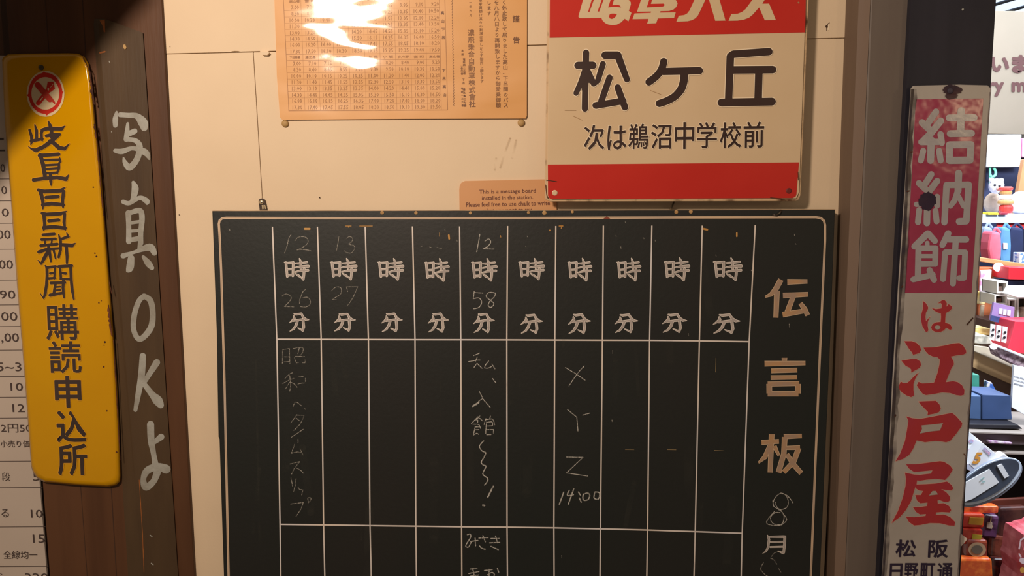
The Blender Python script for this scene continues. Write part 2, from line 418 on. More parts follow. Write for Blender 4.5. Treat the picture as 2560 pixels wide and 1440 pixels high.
b.many([[(272, 642, 28), (288, 690, 58), (276, 760, 46), (265, 795, 40)], [(190, 800, 36), (240, 812, 36), (325, 768, 36), (382, 795, 46), (385, 815, 24)],
        [(232, 892, 48), (235, 1000, 42), (236, 1125, 46)], [(235, 895, 38), (325, 872, 44), (344, 935, 46), (334, 1050, 42), (334, 1140, 42)],
        [(240, 975, 28), (335, 962, 28)], [(240, 1042, 28), (335, 1035, 26)], [(240, 1115, 38), (335, 1098, 40)],
        [(190, 1243, 44), (285, 1212, 28), (405, 1172, 60), (445, 1220, 44)], [(255, 1262, 54), (245, 1340, 62), (225, 1368, 24)],
        [(355, 1252, 28), (395, 1305, 54), (425, 1342, 38)], [(330, 1140, 40), (325, 1195, 40)]], curve=True)
b.cut(); b.at(290, 700, 2.57)
b.many([[(180, 103, 34), (222, 135, 38), (236, 220, 38), (222, 310, 40), (155, 380, 36), (115, 325, 34), (117, 230, 36), (145, 140, 34), (180, 103, 34)]], curve=True); b.cut()
b.many([[(172, 488, 40), (163, 620, 44), (142, 740, 36), (125, 835, 26)], [(262, 530, 44), (220, 595, 36), (182, 655, 32)],
        [(178, 665, 32), (232, 735, 42), (268, 775, 62), (288, 805, 40)]], curve=True); b.cut()
b.many([[(222, 928, 46), (226, 1030, 44), (242, 1120, 34), (255, 1200, 44)],
        [(240, 1048, 26), (290, 1008, 42)], [(322, 1215, 58), (265, 1200, 48), (200, 1225, 46), (176, 1280, 36), (192, 1330, 48), (240, 1295, 40), (265, 1235, 48)]], curve=True)
b.go('character', m_brush, pk)
b = Ink(-0.0101); b.many([[(273, 153), (274, 156)], [(279, 329), (279, 330)], [(375, 1338), (380, 1341)], [(378, 1408), (383, 1412)]], 2.5); b.go('paint_spatter', m_brush, pk)

# --- yellow enamel sign
ys = thing('yellow_enamel_sign', P(190, 1215, -0.03), 'tall yellow enamel sign with dark lettering and a round red emblem on the left post', 'sign')
def edge(ax, ay, bx, by, n, j):
    return [(ax + (bx-ax)*i/n + random.uniform(-j, j*.2), ay + (by-ay)*i/n) for i in range(n+1)]
left = [(5, 150), (12, 300), (27, 500), (43, 720), (62, 950), (78, 1168)]
right = [(300, 1190), (297, 1080), (291, 960), (281, 820), (272, 700), (261, 560), (251, 430), (238, 320), (227, 200)]
body = [(8, 143), (20, 136), (60, 134), (170, 133), (195, 134), (210, 142), (220, 158)][::1] + right[::-1][0:] + \
       [(299, 1204), (290, 1213), (270, 1217), (190, 1213), (110, 1205), (92, 1195), (83, 1182)] + left[::-1]
def inset(poly, cx, cy, fx, fy): return [(cx+(x-cx)*fx, cy+(y-cy)*fy) for x, y in poly]
b = M(); outer = [P(x, y, -0.0140) for x, y in body]; inner = [P(x, y, -0.020) for x, y in inset(body, 150, 675, 0.965, 0.991)]
core = [P(x, y, -0.0205) for x, y in inset(body, 150, 675, 0.90, 0.978)]; back = [Vector((v.x, -0.0120, v.z)) for v in outer]
n = len(body)
fs = []
for i in range(n):
    j = (i+1) % n
    fs += [(i, j, n+j, n+i), (n+i, n+j, 2*n+j, 2*n+i), (3*n+i, 3*n+j, j, i)]
fs += [tuple(range(2*n, 3*n)), tuple(range(3*n, 4*n))]
b.add(outer + inner + core + back, fs); o = b.go('plate', m_yellow, ys, fix=True)
for p in o.data.polygons: p.use_smooth = len(p.vertices) == 4
# rust where the enamel has flaked off the right rim
def flake(pts):
    b = M(); b.prism(pts, -0.0203, -0.0197); return b.go('rust_flake', m_rust, ys)
def ragged(x0, y0, x1, y1, n, wd):
    L = []; R = []
    for i in range(n+1):
        t = i/n; x = x0+(x1-x0)*t; y = y0+(y1-y0)*t
        L.append((x - random.uniform(0.15, 1) * wd * math.sin(math.pi*min(1, max(0.04, t)))**.4, y)); R.append((x+1.0, y))
    return L + R[::-1]
for seg in [(206, 141, 225, 180, 9, 3), (225, 181, 236, 262, 18, 7), (236, 310, 240, 345, 9, 4.5), (241, 352, 258, 540, 24, 1.6), (273, 705, 279, 735, 7, 1.4), (271, 762, 280, 842, 16, 7), (283, 850, 300, 1150, 26, 1.4)]:
    flake(ragged(*seg))
b = Ink(-0.0209)
for x, y, r in [(237, 633, 2), (241, 641, 2.3), (247, 757, 2), (262, 855, 2.6), (260, 863, 1.5), (259, 917, 2.4), (267, 1027, 2), (233, 468, 2), (253, 752, 1.5), (291, 1130, 2.4)]:
    b.ell(x, y, r, r, 8)
b.go('rust_spot', m_rust, ys)
b = M(); c0_ = P(103.5, 169, -0.0205); b.lathe(c0_, [(0.0042, 0), (0.004, .0015), (0.002, .0022)], 12, axis='y'); b.go('nail', mat('grey_nail', '4d4638', '5f5644', .5, 80, metal=.5), ys)
# emblem
em = Ink(-0.0210, 40, 150, 4.365); em.ell(322, 368, 206, 250); em.go('emblem_ground', m_creamink, ys)
em = Ink(-0.0212, 40, 150, 4.365); em.ell(320, 363, 186, 225)
em.pg([(270, 160), (305, 122), (345, 155)]); em.pg([(470, 330), (518, 345), (490, 400)]); em.pg([(300, 570), (335, 606), (370, 575)]); em.pg([(150, 350), (120, 385), (155, 425)])
em.go('emblem_ring', m_red, ys)
em = Ink(-0.0214, 40, 150, 4.365); em.ell(320, 365, 152, 178); em.go('emblem_field', m_creamink, ys)
em = Ink(-0.0216, 40, 150, 4.365); em.st([(243, 470), (350, 335)], 52); em.pg([(330, 320), (345, 236), (408, 238), (425, 315), (375, 352)])
em.go('emblem_pen', m_red, ys)
em = Ink(-0.0218, 40, 150, 4.365); em.st([(234, 270), (370, 430)], 62); em.pg([(380, 440), (400, 420), (432, 470), (418, 482)]); em.go('emblem_brush', mat('light_red_enamel', 'c84a3a', 'b82c24', .3, 30), ys)
em = Ink(-0.0220, 40, 150, 4.365); em.st([(262, 445), (292, 405)], 10); em.ell(352, 318, 9, 16); em.st([(375, 300), (405, 262)], 4); em.go('emblem_highlight', m_creamink, ys)
# lettering
def ylet(b):
    b.at(40, 150, 4.365)
    b.many([[(147, 762, 28), (168, 830, 34), (172, 890, 34), (160, 925, 12)], [(205, 705, 14), (222, 770, 38), (225, 860, 34)], [(165, 885, 36), (285, 860, 36)],
            [(290, 760, 30), (275, 800, 36), (285, 880, 20)], [(285, 765, 38), (340, 748, 44), (495, 750, 44), (535, 718, 8)], [(350, 665, 14), (370, 710, 38), (387, 760, 44), (385, 840, 40)],
            [(330, 828, 36), (400, 815, 44), (475, 812, 34)], [(465, 815, 44), (380, 890, 48), (300, 948, 44), (215, 985, 46), (170, 970, 24), (132, 943, 6)],
            [(365, 880, 30), (410, 905, 46), (470, 958, 50), (530, 968, 40), (583, 912, 8)]])
    b.cut(); b.many([[(255, 1042, 40), (465, 1028, 40)], [(265, 1035, 44), (295, 1140, 46), (315, 1262, 44)], [(300, 1090, 26), (470, 1088, 30)], [(475, 1068, 18), (482, 1105, 30), (465, 1135, 20)],
            [(310, 1148, 26), (465, 1140, 26)], [(315, 1192, 24), (470, 1180, 26)], [(315, 1238, 26), (450, 1228, 26)], [(472, 1125, 20), (466, 1180, 36), (448, 1238, 22)],
            [(192, 1308, 42), (300, 1292, 40), (450, 1280, 40), (545, 1300, 44), (572, 1255, 14)], [(375, 1240, 38), (380, 1330, 36), (382, 1370, 12)]])
    b.cut(); b.at(60, 460, 4.365)
    b.many([[(155, 65, 36), (220, 82, 44), (400, 72, 44), (448, 35, 12)], [(182, 90, 44), (205, 180, 40), (205, 268, 20)], [(432, 80, 38), (420, 180, 38), (426, 252, 22)],
            [(205, 228, 42), (300, 214, 42), (428, 228, 40)], [(242, 147, 40), (372, 136, 38)]]); b.cut()
    b.many([[(197, 318, 34), (245, 332, 42), (400, 322, 42), (463, 298, 14)], [(217, 340, 38), (225, 430, 36), (215, 500, 22)], [(442, 325, 36), (437, 420, 36), (450, 500, 18)],
            [(217, 478, 46), (320, 466, 42), (448, 482, 40)], [(270, 402, 38), (378, 392, 38)]])
    b.cut(); b.many([[(207, 555, 32), (330, 546, 32)], [(193, 606, 32), (342, 599, 32)], [(228, 610), (232, 665)], [(305, 605), (298, 660)], [(183, 672, 34), (362, 655, 32)],
            [(162, 742, 38), (250, 712, 36), (385, 702, 28)], [(268, 690, 34), (282, 770, 34), (292, 845, 20)], [(258, 740, 38), (222, 808, 42), (187, 872, 24), (150, 830, 8)],
            [(322, 720, 26), (345, 815, 20)], [(378, 550, 14), (397, 620, 34), (397, 720, 34), (378, 798, 28)], [(465, 530, 10), (482, 575, 34), (400, 602, 28)],
            [(400, 662, 38), (525, 670, 42), (560, 645, 10)], [(460, 680, 38), (470, 790, 34), (468, 862, 26)]], 20)
    b.cut(); b.many([[(232, 890, 16), (250, 915, 34), (252, 1000, 34), (245, 1100, 32), (230, 1200, 34), (214, 1248, 18), (174, 1190, 8)], [(250, 912, 34), (345, 900, 30)], [(337, 900, 26), (330, 1030, 24)],
            [(285, 975, 28), (312, 972, 28)], [(255, 1030, 28), (338, 1024, 24)], [(378, 902, 34), (520, 892, 34)], [(392, 905, 30), (402, 1020, 28)], [(425, 972, 30), (455, 976, 30)],
            [(400, 1035, 28), (505, 1040, 28)], [(508, 890, 32), (515, 1050, 34), (525, 1150, 34), (543, 1255, 22)], [(292, 1080, 32), (445, 1075, 32)], [(342, 1090, 30), (325, 1200, 32)],
            [(432, 1040, 34), (425, 1130, 34), (435, 1238, 24)], [(335, 1125, 20), (395, 1120, 20)], [(340, 1160, 20), (395, 1155, 20)], [(285, 1213, 38), (420, 1188, 28)]])
    b.at(80, 740, 3)
for gr, yy, mm, off in [(5, -0.0211, m_ygold, 0.045), (0, -0.0214, m_inkbrown, 0.026)]:
    b = Ink(yy, grow=gr); ylet(b)
    for ch, bx in [('購', (102, 62, 350, 330)), ('読', (127, 337, 370, 580)), ('申', (170, 597, 370, 838)), ('込', (182, 860, 405, 1098)), ('所', (192, 1107, 415, 1346))]:
        e = 4 if gr else 0
        b.cut(); b.glyph(ch, (bx[0]-e, bx[1]-e, bx[2]+e, bx[3]+e), off - (.014 if ch in '購読' else .002), lean=0.04)
    b.go('character_keyline' if gr else 'character', mm, ys)

# --- unseen board added out of frame to shade the yellow sign's top corner
br_ = M(); e0 = P(380, -20, -0.012); e1 = P(230, 130, -0.02); e2 = P(0, 400, -0.02)
q = [LAMP + (v - LAMP) * 0.84 for v in (e0, e1, e2)]
e2x = q[2] + (q[2]-q[1]) * 0.6
br_.add([q[0], q[1], e2x, e2x + Vector((-.16, 0, .16)), q[0] + Vector((-.30, 0, .16))], [(0, 1, 2, 3, 4)])
o = br_.go('added_shade_board', m_post); o['kind'] = 'structure'; md = o.modifiers.new('thickness', 'SOLIDIFY'); md.thickness = 0.02
# ================================================================== POSTER (timetable)
po = thing('timetable_poster', P(1000, 298, -0.003), 'laminated brown timetable poster with vertical writing, pinned on the cream wall', 'poster')
b = M(); b.prism([(680, -190), (1322, -190), (1317.5, 0), (1317, 290), (1314, 296), (1010, 297), (706, 299.5), (700, 294), (692, 190), (686, 0)], -0.0035, -0.0012); b.go('sheet', m_poster, po)
Y = -0.00375
b = Ink(Y)
bl = lambda y: 708.4 + y * 0.0489; br = lambda y: 1112 + y * 0.0255
b.many([[(bl(-180), -180), (bl(276.6), 276.6)], [(br(-180), -180), (br(274.6), 274.6)]], 1.3, cap='butt')
b.st([(bl(276.6)-.6, 277), (1119, 275)], 1.6, cap='butt')
b.st([(1098-3, -180), (1103, 275)], 1.0, cap='butt')
RL = [18.3, 34.4, 50.6, 65.7, 81.8, 96.9, 112, 128.5, 144, 159, 174, 190, 205.6, 221, 237.5, 252, 268.5]
RR = [9.7, 26.9, 43.7, 59.2, 75.8, 91.5, 107.2, 123.8, 141, 155, 171.6, 188, 203.4, 219.6, 235.7, 251.4, 267]
for i in range(16):
    yl = (RL[i]+RL[i+1])/2; yr = (RR[i]+RR[i+1])/2
    b.st([(bl(yl), yl), (1100, yr)], 0.45 if i not in (7, 8) else .8, cap='butt')
for j in range(1, 10):
    x0 = 733.8-1.5 + (1083.5-733.8)*(j-.5)/9; x1 = 743+(1088-743)*(j-.5)/9
    b.st([(x0, 0), (x1, 276)], 0.4, cap='butt')
b.go('table_rule', m_posterink, po)
b = Ink(Y - .0001)
base = [420, 510, 600, 690, 780, 870, 960, 1050]
o1 = [0, 20, 40, 60, 80, 105, 115, 125, 130, 140]; o2 = [0, 10, 15, 25, 35, 60, 80, 100, 120, 140]
for i in range(17):
    if i == 8: continue
    t0 = base[i] if i < 8 else base[i-9]
    for j in range(10):
        t = t0 + (o1 if i < 8 else o2)[j]; s_ = '%d.%02d' % (t//60, t % 60)
        y = RL[i] + (RR[i]-RL[i])*j/9; xl = 733.8 + (RL[i]-18)*0.034; xr = 1083.5 + (RR[i]-10)*0.017; x = xl + (xr-xl)*j/9
        wd_ = 24 if len(s_) == 5 else 19; x += (26-wd_)/2
        b.glyph(s_, (x-wd_/2, y-5, x+wd_/2, y+5), 0.004, slope=-0.02, res=1)
heads = ['下呂発着', '湯之島', '帯 荒', '萩 原', '少ヶ野', '上 呂', '小 坂', '久々野', '宮 町', '高山着']
for j in range(10):
    x = 737+(1086-737)*j/9; b.glyph(heads[j], (x-13, 143-j*.2-3.5, x+13, 143-j*.2+3.5), 0.02, slope=-0.02, res=1)
    b.glyph(heads[9-j], (x-14, 3-j*.9-3.5, x+12, 3-j*.9+3.5), 0.02, slope=-0.02, res=1)
b.go('table_figures', m_posterink, po)
def vert(b, txt, x0, y0, x1, y1, size, off=0.0, sx=1.0, res=1):
    n = len(txt); 
    for i, ch in enumerate(txt):
        if ch == ' ': continue
        t = (i+.5)/n; x = x0+(x1-x0)*t; y = y0+(y1-y0)*t
        b.glyph(ch, (x-size*sx/2, y-size/2, x+size*sx/2, y+size/2), off, tight=False, res=res)
b = Ink(Y - .0001)
vert(b, '高山下呂', 1105.5, 22, 1108.5, 104, 9, .03); vert(b, '下呂高山', 1109, 166, 1111.5, 247, 9, .03)
vert(b, '濃飛乗合自動車株式會社', 1177, 73, 1181, 269, 17.5, .008)
vert(b, 'く休止致して居りました高山-下呂間のバス', 1260.5, -1, 1264.5, 270, 13, .01, 1.0)
vert(b, 'を九月八日より再開致しますから御愛乗御願', 1241, -1, 1246, 270, 13, .006)
vert(b, 'します', 1222, 0, 1223, 40, 11, .015)
vert(b, '車掌賃額は其々の割増は来しからず御許し願ひます', 1201, -4, 1205, 208, 9, .0)
vert(b, '謹 告', 1290, 34, 1291, 113, 18, .02)
vert(b, '一年九月', 1176, 0, 1177, 44, 7, 0); vert(b, '本新', 1156, 122, 1156.5, 140, 6, .02)
vert(b, '電話四二五番', 1160, 145, 1161, 187, 6.5, .02); vert(b, '一五五〇番', 1154, 160, 1155, 187, 6, .02)
vert(b, '下呂 湯之島三七番', 1158, 195, 1163, 268, 6.5, .02); vert(b, '電話一二六番', 1155, 217, 1156.5, 268, 6, .02)
b.st([(1129 + (i % 2)*2.2 + i*.055, -10 + i*3.4) for i in range(82)], 1.0)
b.go('lettering', m_posterink2, po)
for x, y, lab in [(713, 309, 'round brass pin at the lower left corner of the timetable poster'), (1303, 307, 'round brass pin at the lower right corner of the timetable poster')]:
    c = P(x, y, -0.0011); b = M(); b.lathe(c, [(0.0056, 0), (0.0056, 0.001), (0.0045, 0.0026), (0.002, 0.0034)], 20, axis='y')
    tag(b.go('drawing_pin', m_brass, smooth=True), lab, 'pin')

# ================================================================== NOTICE CARD
nc = thing('notice_card', P(1270, 530, -0.002), 'tan English notice card with rounded corner tucked behind the bus sign and chalkboard', 'card')
b = M(); b.prism([(1148, 475), (1149, 465), (1153, 457), (1162, 452.5), (1340, 448.5), (1385, 448), (1391, 456), (1393, 600), (1150, 600)], -0.0035, -0.0012); b.go('card', m_card, nc, bevel=0.0004)
b = Ink(-0.0037, 1130, 440, 8.828)
for t, bx in [('This is a message board', (600, 290, 1850, 405)), ('installed in the station.', (660, 432, 1790, 520)), ('Please feel free to use chalk to write', (310, 565, 2160, 665)), ('what you want to say', (690, 708, 1760, 815))]:
    b.glyph(t, bx, 0.012, slope=-0.022, res=2)
b.go('lettering', m_cardink, nc)

# ================================================================== BUS STOP SIGN
bs = thing('bus_stop_sign', P(1690, 500, -0.03), 'white enamel bus stop sign with red bands and large dark lettering above the chalkboard', 'sign')
out = [(1370, -230), (2034, -230), (2022, 0), (2001.5, 488), (1998, 498), (1990, 503), (1376, 504), (1364, 499), (1362, 488), (1368, 0)]
b = M(); b.prism(out, -0.028, -0.0255); b.go('rim', m_rim, bs, bevel=0.0008)
b = M(); b.prism([(1374, -228), (2026, -228), (2015.5, 0), (1998, 480), (1991, 496), (1380, 498), (1368, 492), (1368, 430), (1373, 0)], -0.030, -0.0279); b.go('plate', m_whiteplate, bs, bevel=0.0006)
b = Ink(-0.0304); b.pg([(1375.5, -228), (2024, -228), (2014.5, 0), (2013, 81), (1374, 94)])
b.pg([(1369.5, 411.5), (1997.5, 406), (1991, 486), (1988.5, 492), (1981, 495), (1380, 497.5), (1373, 495), (1370, 489)])
b.go('red_band', m_red, bs)
# logo lettering on the upper band
def logo(b, red=False):
    b.at(1440, 0, 9.846)
    if not red:
        b.pg([(330, -560), (60, 400), (70, 430), (110, 448), (625, 440), (650, 500), (720, 570), (800, 605), (900, 618), (1010, 605), (1110, 550), (1200, 462), (1290, 525), (1365, 318), (1300, 268), (1350, 110), (1345, 50), (1310, 10), (1280, -10), (1400, -380), (1250, -560)])
        b.pg([(1600, 0), (1500, 292), (1850, 285), (1840, 318), (1440, 332), (1390, 472), (1785, 465), (1752, 580), (1975, 572), (2012, 455), (2415, 440), (2455, 306), (2070, 312), (2080, 275), (2290, 270), (2400, 235), (2470, 170), (2500, 90), (2480, 30), (2445, -10), (2560, -330), (2520, -560), (1800, -560)])
        b.at(1680, 0, 9.143)
        b.pg([(510, 0), (400, 240), (345, 310), (280, 345), (155, 360), (100, 495), (360, 485), (450, 462), (530, 420), (590, 360), (640, 260), (760, 0), (960, -500), (720, -500)])
        b.pg([(850, 10), (990, 475), (1222, 470), (1090, 8), (1075, -100), (960, -420), (740, -420)])
        b.pg([(1835, 0), (1680, 210), (1600, 275), (1500, 315), (1355, 322), (1292, 475), (1500, 470), (1650, 445), (1760, 405), (1850, 330), (1990, 170), (2120, 460), (2375, 455), (2220, 82), (2065, 85), (2110, 10), (2400, -400), (2350, -520), (1600, -520), (1550, -330), (2000, -330)])
    else:
        b.pg([(385, 0), (435, 0), (330, 292), (298, 292)]); b.pg([(385, 0), (435, 0), (560, -420), (520, -420)])
        b.pg([(630, 0), (672, 0), (568, 285), (530, 282)]); b.pg([(630, 0), (672, 0), (800, -420), (760, -420)])
        b.pg([(850, 0), (930, 0), (892, 128), (1040, 120), (1085, 140), (1108, 182), (1000, 170), (900, 168), (792, 182)]); b.pg([(850, 0), (930, 0), (1000, -220), (920, -220)])
        b.pg([(1005, 350), (940, 335), (880, 335), (830, 355), (808, 400), (830, 450), (880, 465), (930, 445), (975, 405)])
        b.pg([(1800, 0), (1870, 0), (1840, 95), (2150, 88), (2175, 105), (2170, 140), (2130, 162), (1742, 182)]); b.pg([(1800, 0), (1870, 0), (1950, -230), (1880, -230)])
b = Ink(-0.0307); logo(b); b.go('logo_lettering', m_creamink, bs)
b = Ink(-0.0310); logo(b, True); b.go('logo_counter', m_red, bs)
def buslet(b):
    b.at(1410, 110, 4.6545)
    b.many([[(257, 100, 74), (243, 752, 74)], [(163, 250, 88), (335, 248, 88)], [(250, 290, 70), (205, 430, 70), (140, 572, 62)], [(275, 300, 60), (345, 462, 68)],
            [(452, 232, 70), (395, 420, 66)], [(345, 462, 66), (395, 425, 60)], [(478, 130, 90), (625, 130, 90)], [(625, 130, 88), (732, 412, 70)],
            [(530, 392, 74), (432, 670, 74)], [(370, 715, 80), (690, 662, 78)], [(625, 505, 76), (708, 735, 78)],
            ])
    b.cut(); b.many([[(1150, 320, 84), (1575, 310, 86)]])
    b.st([(1160, 205, 86), (1138, 285, 84), (1080, 370, 84), (988, 442, 84)], curve=True)
    b.st([(1400, 320, 92), (1395, 420, 92), (1365, 520, 92), (1295, 605, 88), (1200, 660, 86), (1108, 692, 84)], curve=True); b.cut()
    b.many([[(2385, 88, 86), (1970, 118, 88)], [(1955, 125, 86), (1935, 145, 88), (1915, 660, 86)], [(1940, 302, 88), (2428, 298, 88)], [(2268, 300, 88), (2258, 660, 88)], [(1832, 682, 92), (2420, 670, 92)]])
sub = [('次', (230, 940, 470, 1232)), ('は', (503, 950, 725, 1230)), ('鵜', (748, 928, 985, 1222)), ('沼', (1012, 932, 1252, 1220)), ('中', (1288, 908, 1517, 1222)), ('学', (1545, 908, 1780, 1212)), ('校', (1815, 908, 2063, 1208)), ('前', (2088, 904, 2330, 1206))]
for gr, yy, mm, off in [(9, -0.0307, m_haloink, 0.034), (0, -0.0310, m_blackink, 0.012)]:
    b = Ink(yy, grow=gr)
    if not gr: b.at(1410, 110, 4.6545); b.pg([(210, 290), (300, 290), (345, 390), (330, 470), (285, 450), (280, 530), (205, 540)])
    buslet(b)
    for ch, bx in sub:
        e = 7 if gr else 0
        b.cut(); b.glyph(ch, (bx[0]-e, bx[1]-e, bx[2]+e, bx[3]+e), off, lean=-0.01, slope=-0.012)
    b.go('character_keyline' if gr else 'character', mm, bs)
for x, y, mm, nm in [(1387, 482, m_whiteplate, 'mounting_hole'), (1972, 477, mat('dark_rivet', '5e1c1a', '7a2a24', .6), 'mounting_hole')]:
    c = P(x, y, -0.0304); b = M(); b.lathe(c, [(0.0042, 0), (0.0042, 0.0004), (0.003, 0.0009)], 16, axis='y'); b.go(nm, mm, bs)
b = Ink(-0.0306); b.many([[(1433, 290), (1455, 300)], [(1626, 226), (1652, 236)]], 1.2); b.st([(1412, 276), (1440, 276)], .8)
b.many([[(1996, 6), (1997, 7)]], 4); b.go('scratch', mat('scratch_brown', 'a8845c', rough=.8), bs)
b = Ink(-0.0308); b.many([[(1363.5, 462), (1367, 488), (1370, 496)], [(1365, 450), (1392, 454)]], 2); b.many([[(1995, 430), (1996, 450)], [(1926, 494), (1960, 497)]], 1.6); b.go('rust_stain', m_rust, bs)
# --- bracket hooks
def hook(pts, r, lab, y=-0.015):
    b = M(); b.tube([P(x, yy, zz) for x, yy, zz in pts], r); return tag(b.go('wire_hook', m_steel, smooth=True), lab, 'hook')
hook([(1686, 499, -0.024), (1684, 507, -0.016), (1680, 516, -0.009), (1676, 522, -0.002)], 0.0016, 'small bent steel hook below the middle of the bus stop sign')
hook([(1953, 525, -0.027), (1949, 533, -0.028), (1940, 538, -0.0285), (1931, 537, -0.0275)], 0.0014, 'thin rusty wire hook over the top edge of the chalkboard')

# ================================================================== CHALKBOARD
cb = thing('message_board', P(1310, 1500, -0.01), 'large dark green chalkboard message board with white ruled columns below the bus sign', 'chalkboard')
b = M(); b.prism([(530, 527), (1310, 526), (2088, 523.5), (2077, 830), (2048, 1500), (2046, 1560), (563, 1560), (548, 1098), (545.5, 1092), (541, 830)], -0.026, -0.006); b.go('board', m_board, cb, bevel=0.0012)
b = M(); b.prism([(531, 526.5), (1310, 525.4), (2088, 523.0), (2088, 524.2), (1310, 526.6), (531, 527.7)], -0.0262, -0.020); b.go('top_edge_highlight', mat('painted_edge_highlight', 'cfae88', 'a88a68', .5, 30), cb)  # pale strip paints in the light caught by the board's top bevel
Y = -0.0263
def border():
    L = [(574, 1560), (571.5, 1440), (561, 950), (553, 680), (549, 590), (547, 560), (549, 551), (556, 545.5), (566, 544.5)]
    R = [(2040, 543), (2052, 545), (2060, 552), (2062.5, 563), (2062.5, 600), (2052, 830), (2040, 1120), (2027, 1440), (2021, 1560)]
    return L + [(900, 545.5), (1300, 545), (1700, 543.5)] + R
b = Ink(Y); b.st(border(), 5.6); b.go('border_line', m_border, cb)
b = Ink(Y-.0001); b.st(border(), 0.9); b.go('border_groove', mat('border_groove_paint', 'b09478', rough=.6), cb)
T_ = [681, 793.5, 913, 1031, 1149, 1269, 1389.6, 1508.4, 1629.7, 1755.6, 1888]; TY = [567, 567, 567, 566, 566, 565, 565, 564, 564, 564, 563]
M1 = [692, 803, 921, 1037.5, 1152, 1267, 1387, 1506, 1624, 1748.5, 1873]; Y1 = [848, 848.3, 848.6, 849, 849.2, 849.5, 850, 850.5, 850.8, 852, 854]
M2 = [700, 809, 925, 1039.6, 1154, 1267.6, 1384.7, 1501, 1619, 1738, 1855.5]; Y2 = [1311, 1312.5, 1314, 1315.5, 1317, 1318, 1319.5, 1322, 1325, 1329, 1333]
M3 = [702, 812, 928, 1041, 1154.6, 1268.6, 1385.3, 1500, 1617, 1735, 1853]
for i in range(11):
    b = Ink(Y); ex = [(M3[i] + (M3[i]-M2[i])*.9, 1555)]
    b.st([(T_[i], TY[i]), (M1[i], Y1[i]), (M2[i], Y2[i]), (M3[i], 1440)] + ex, 3.3, cap='butt'); b.go('column_line', m_line, cb)
for MX, YY in [(M1, Y1), (M2, Y2)]:
    b = Ink(Y-.00005); b.st(list(zip(MX, YY)), 3.6, cap='butt'); b.go('row_line', m_line, cb)
# printed characters for hour and minute at every column
HB = [(610, 465, 805, 640), (978, 465, 1188, 638), (1358, 465, 1562, 640), (1733, 465, 1925, 650), (2107, 465, 2308, 648)]
HB = [tuple((520 if i % 2 == 0 else 500) + v/3.2 for i, v in enumerate(q)) for q in HB]
HB += [tuple((1300 if i % 2 == 0 else 500) + v/3.2 for i, v in enumerate(q)) for q in [(-10, 465, 192, 637), (383, 463, 570, 648), (775, 463, 962, 648), (1153, 460, 1353, 645), (1547, 460, 1773, 643)]]
FB = [tuple((520 if i % 2 == 0 else 500) + v/3.2 for i, v in enumerate(q)) for q in [(650, 902, 808, 1052), (1008, 905, 1180, 1050), (1388, 902, 1555, 1055), (1760, 902, 1925, 1058), (2123, 905, 2292, 1062)]]
FB += [tuple((1300 if i % 2 == 0 else 500) + v/3.2 for i, v in enumerate(q)) for q in [(5, 912, 182, 1068), (385, 908, 565, 1070), (757, 910, 943, 1062), (1138, 908, 1335, 1060), (1543, 910, 1760, 1068)]]
HOUR = [[(228, 482, 30), (245, 655, 30)], [(210, 478, 12), (235, 488, 26), (318, 480, 26)], [(318, 480, 30), (313, 648, 28)], [(245, 568, 24), (315, 564, 24)], [(250, 640, 28), (315, 636, 28)],
        [(393, 430, 12), (408, 470, 30), (412, 560, 28)], [(345, 490, 16), (380, 492, 26), (485, 478, 24)], [(340, 545, 16), (400, 532, 24), (500, 528, 36)], [(340, 600, 18), (400, 585, 26), (498, 578, 30)],
        [(450, 560, 32), (448, 630, 30), (440, 692, 28)], [(345, 620, 12), (375, 640, 28), (398, 655, 24)], [(395, 652, 10), (440, 690, 26)]]
MINU = [[(325, 1120, 14), (350, 1128, 26), (415, 1118, 24)], [(415, 1118, 24), (440, 1165, 30), (470, 1190, 30), (508, 1193, 8)], [(322, 1145, 14), (328, 1175, 30), (300, 1205, 22), (268, 1230, 6)],
        [(318, 1205, 22), (380, 1195, 24), (440, 1188, 28)], [(368, 1205, 30), (350, 1260, 32), (320, 1305, 24), (274, 1332, 8)], [(436, 1195, 30), (445, 1280, 32), (432, 1328, 22)], [(372, 1292, 10), (430, 1322, 24)]]
def stamp(b, strokes, src, box, gr=0.0):
    sx = (box[2]-box[0])/(src[2]-src[0]); sy = (box[3]-box[1])/(src[3]-src[1]); k = (sx+sy)/2
    for st_ in strokes:
        b.st([(box[0]+(x-src[0])*sx, box[1]+(y-src[1])*sy, max(.4, w_*k*0.92+gr)) for x, y, w_ in st_])
for gr, mm, yy, nm in [(0.7, m_kedge, Y, 'printed_character_edge'), (-1.5, m_kanji, Y-.00018, 'printed_character')]:
    b = Ink(yy)
    for q in HB: stamp(b, HOUR, (208, 425, 505, 700), q, gr); b.cut()
    for q in FB: stamp(b, MINU, (265, 1108, 510, 1335), q, gr); b.cut()
    b.at(1860, 1200, 6)
    e = gr*5
    b.many([[(352, 830, 14+e), (375, 890, 32+e), (362, 1010, 32+e), (330, 1070, 24+e), (278, 1103, 8)], [(362, 852, 24+e), (600, 850, 36+e)], [(612, 852, 38+e), (606, 1000, 34+e), (595, 1088, 34+e)],
            [(400, 930, 20+e), (590, 925, 22+e)], [(395, 1005, 22+e), (590, 1000, 24+e)], [(590, 1098, 30+e), (510, 1066, 12+e)]])
    b.go(nm, mm, cb)
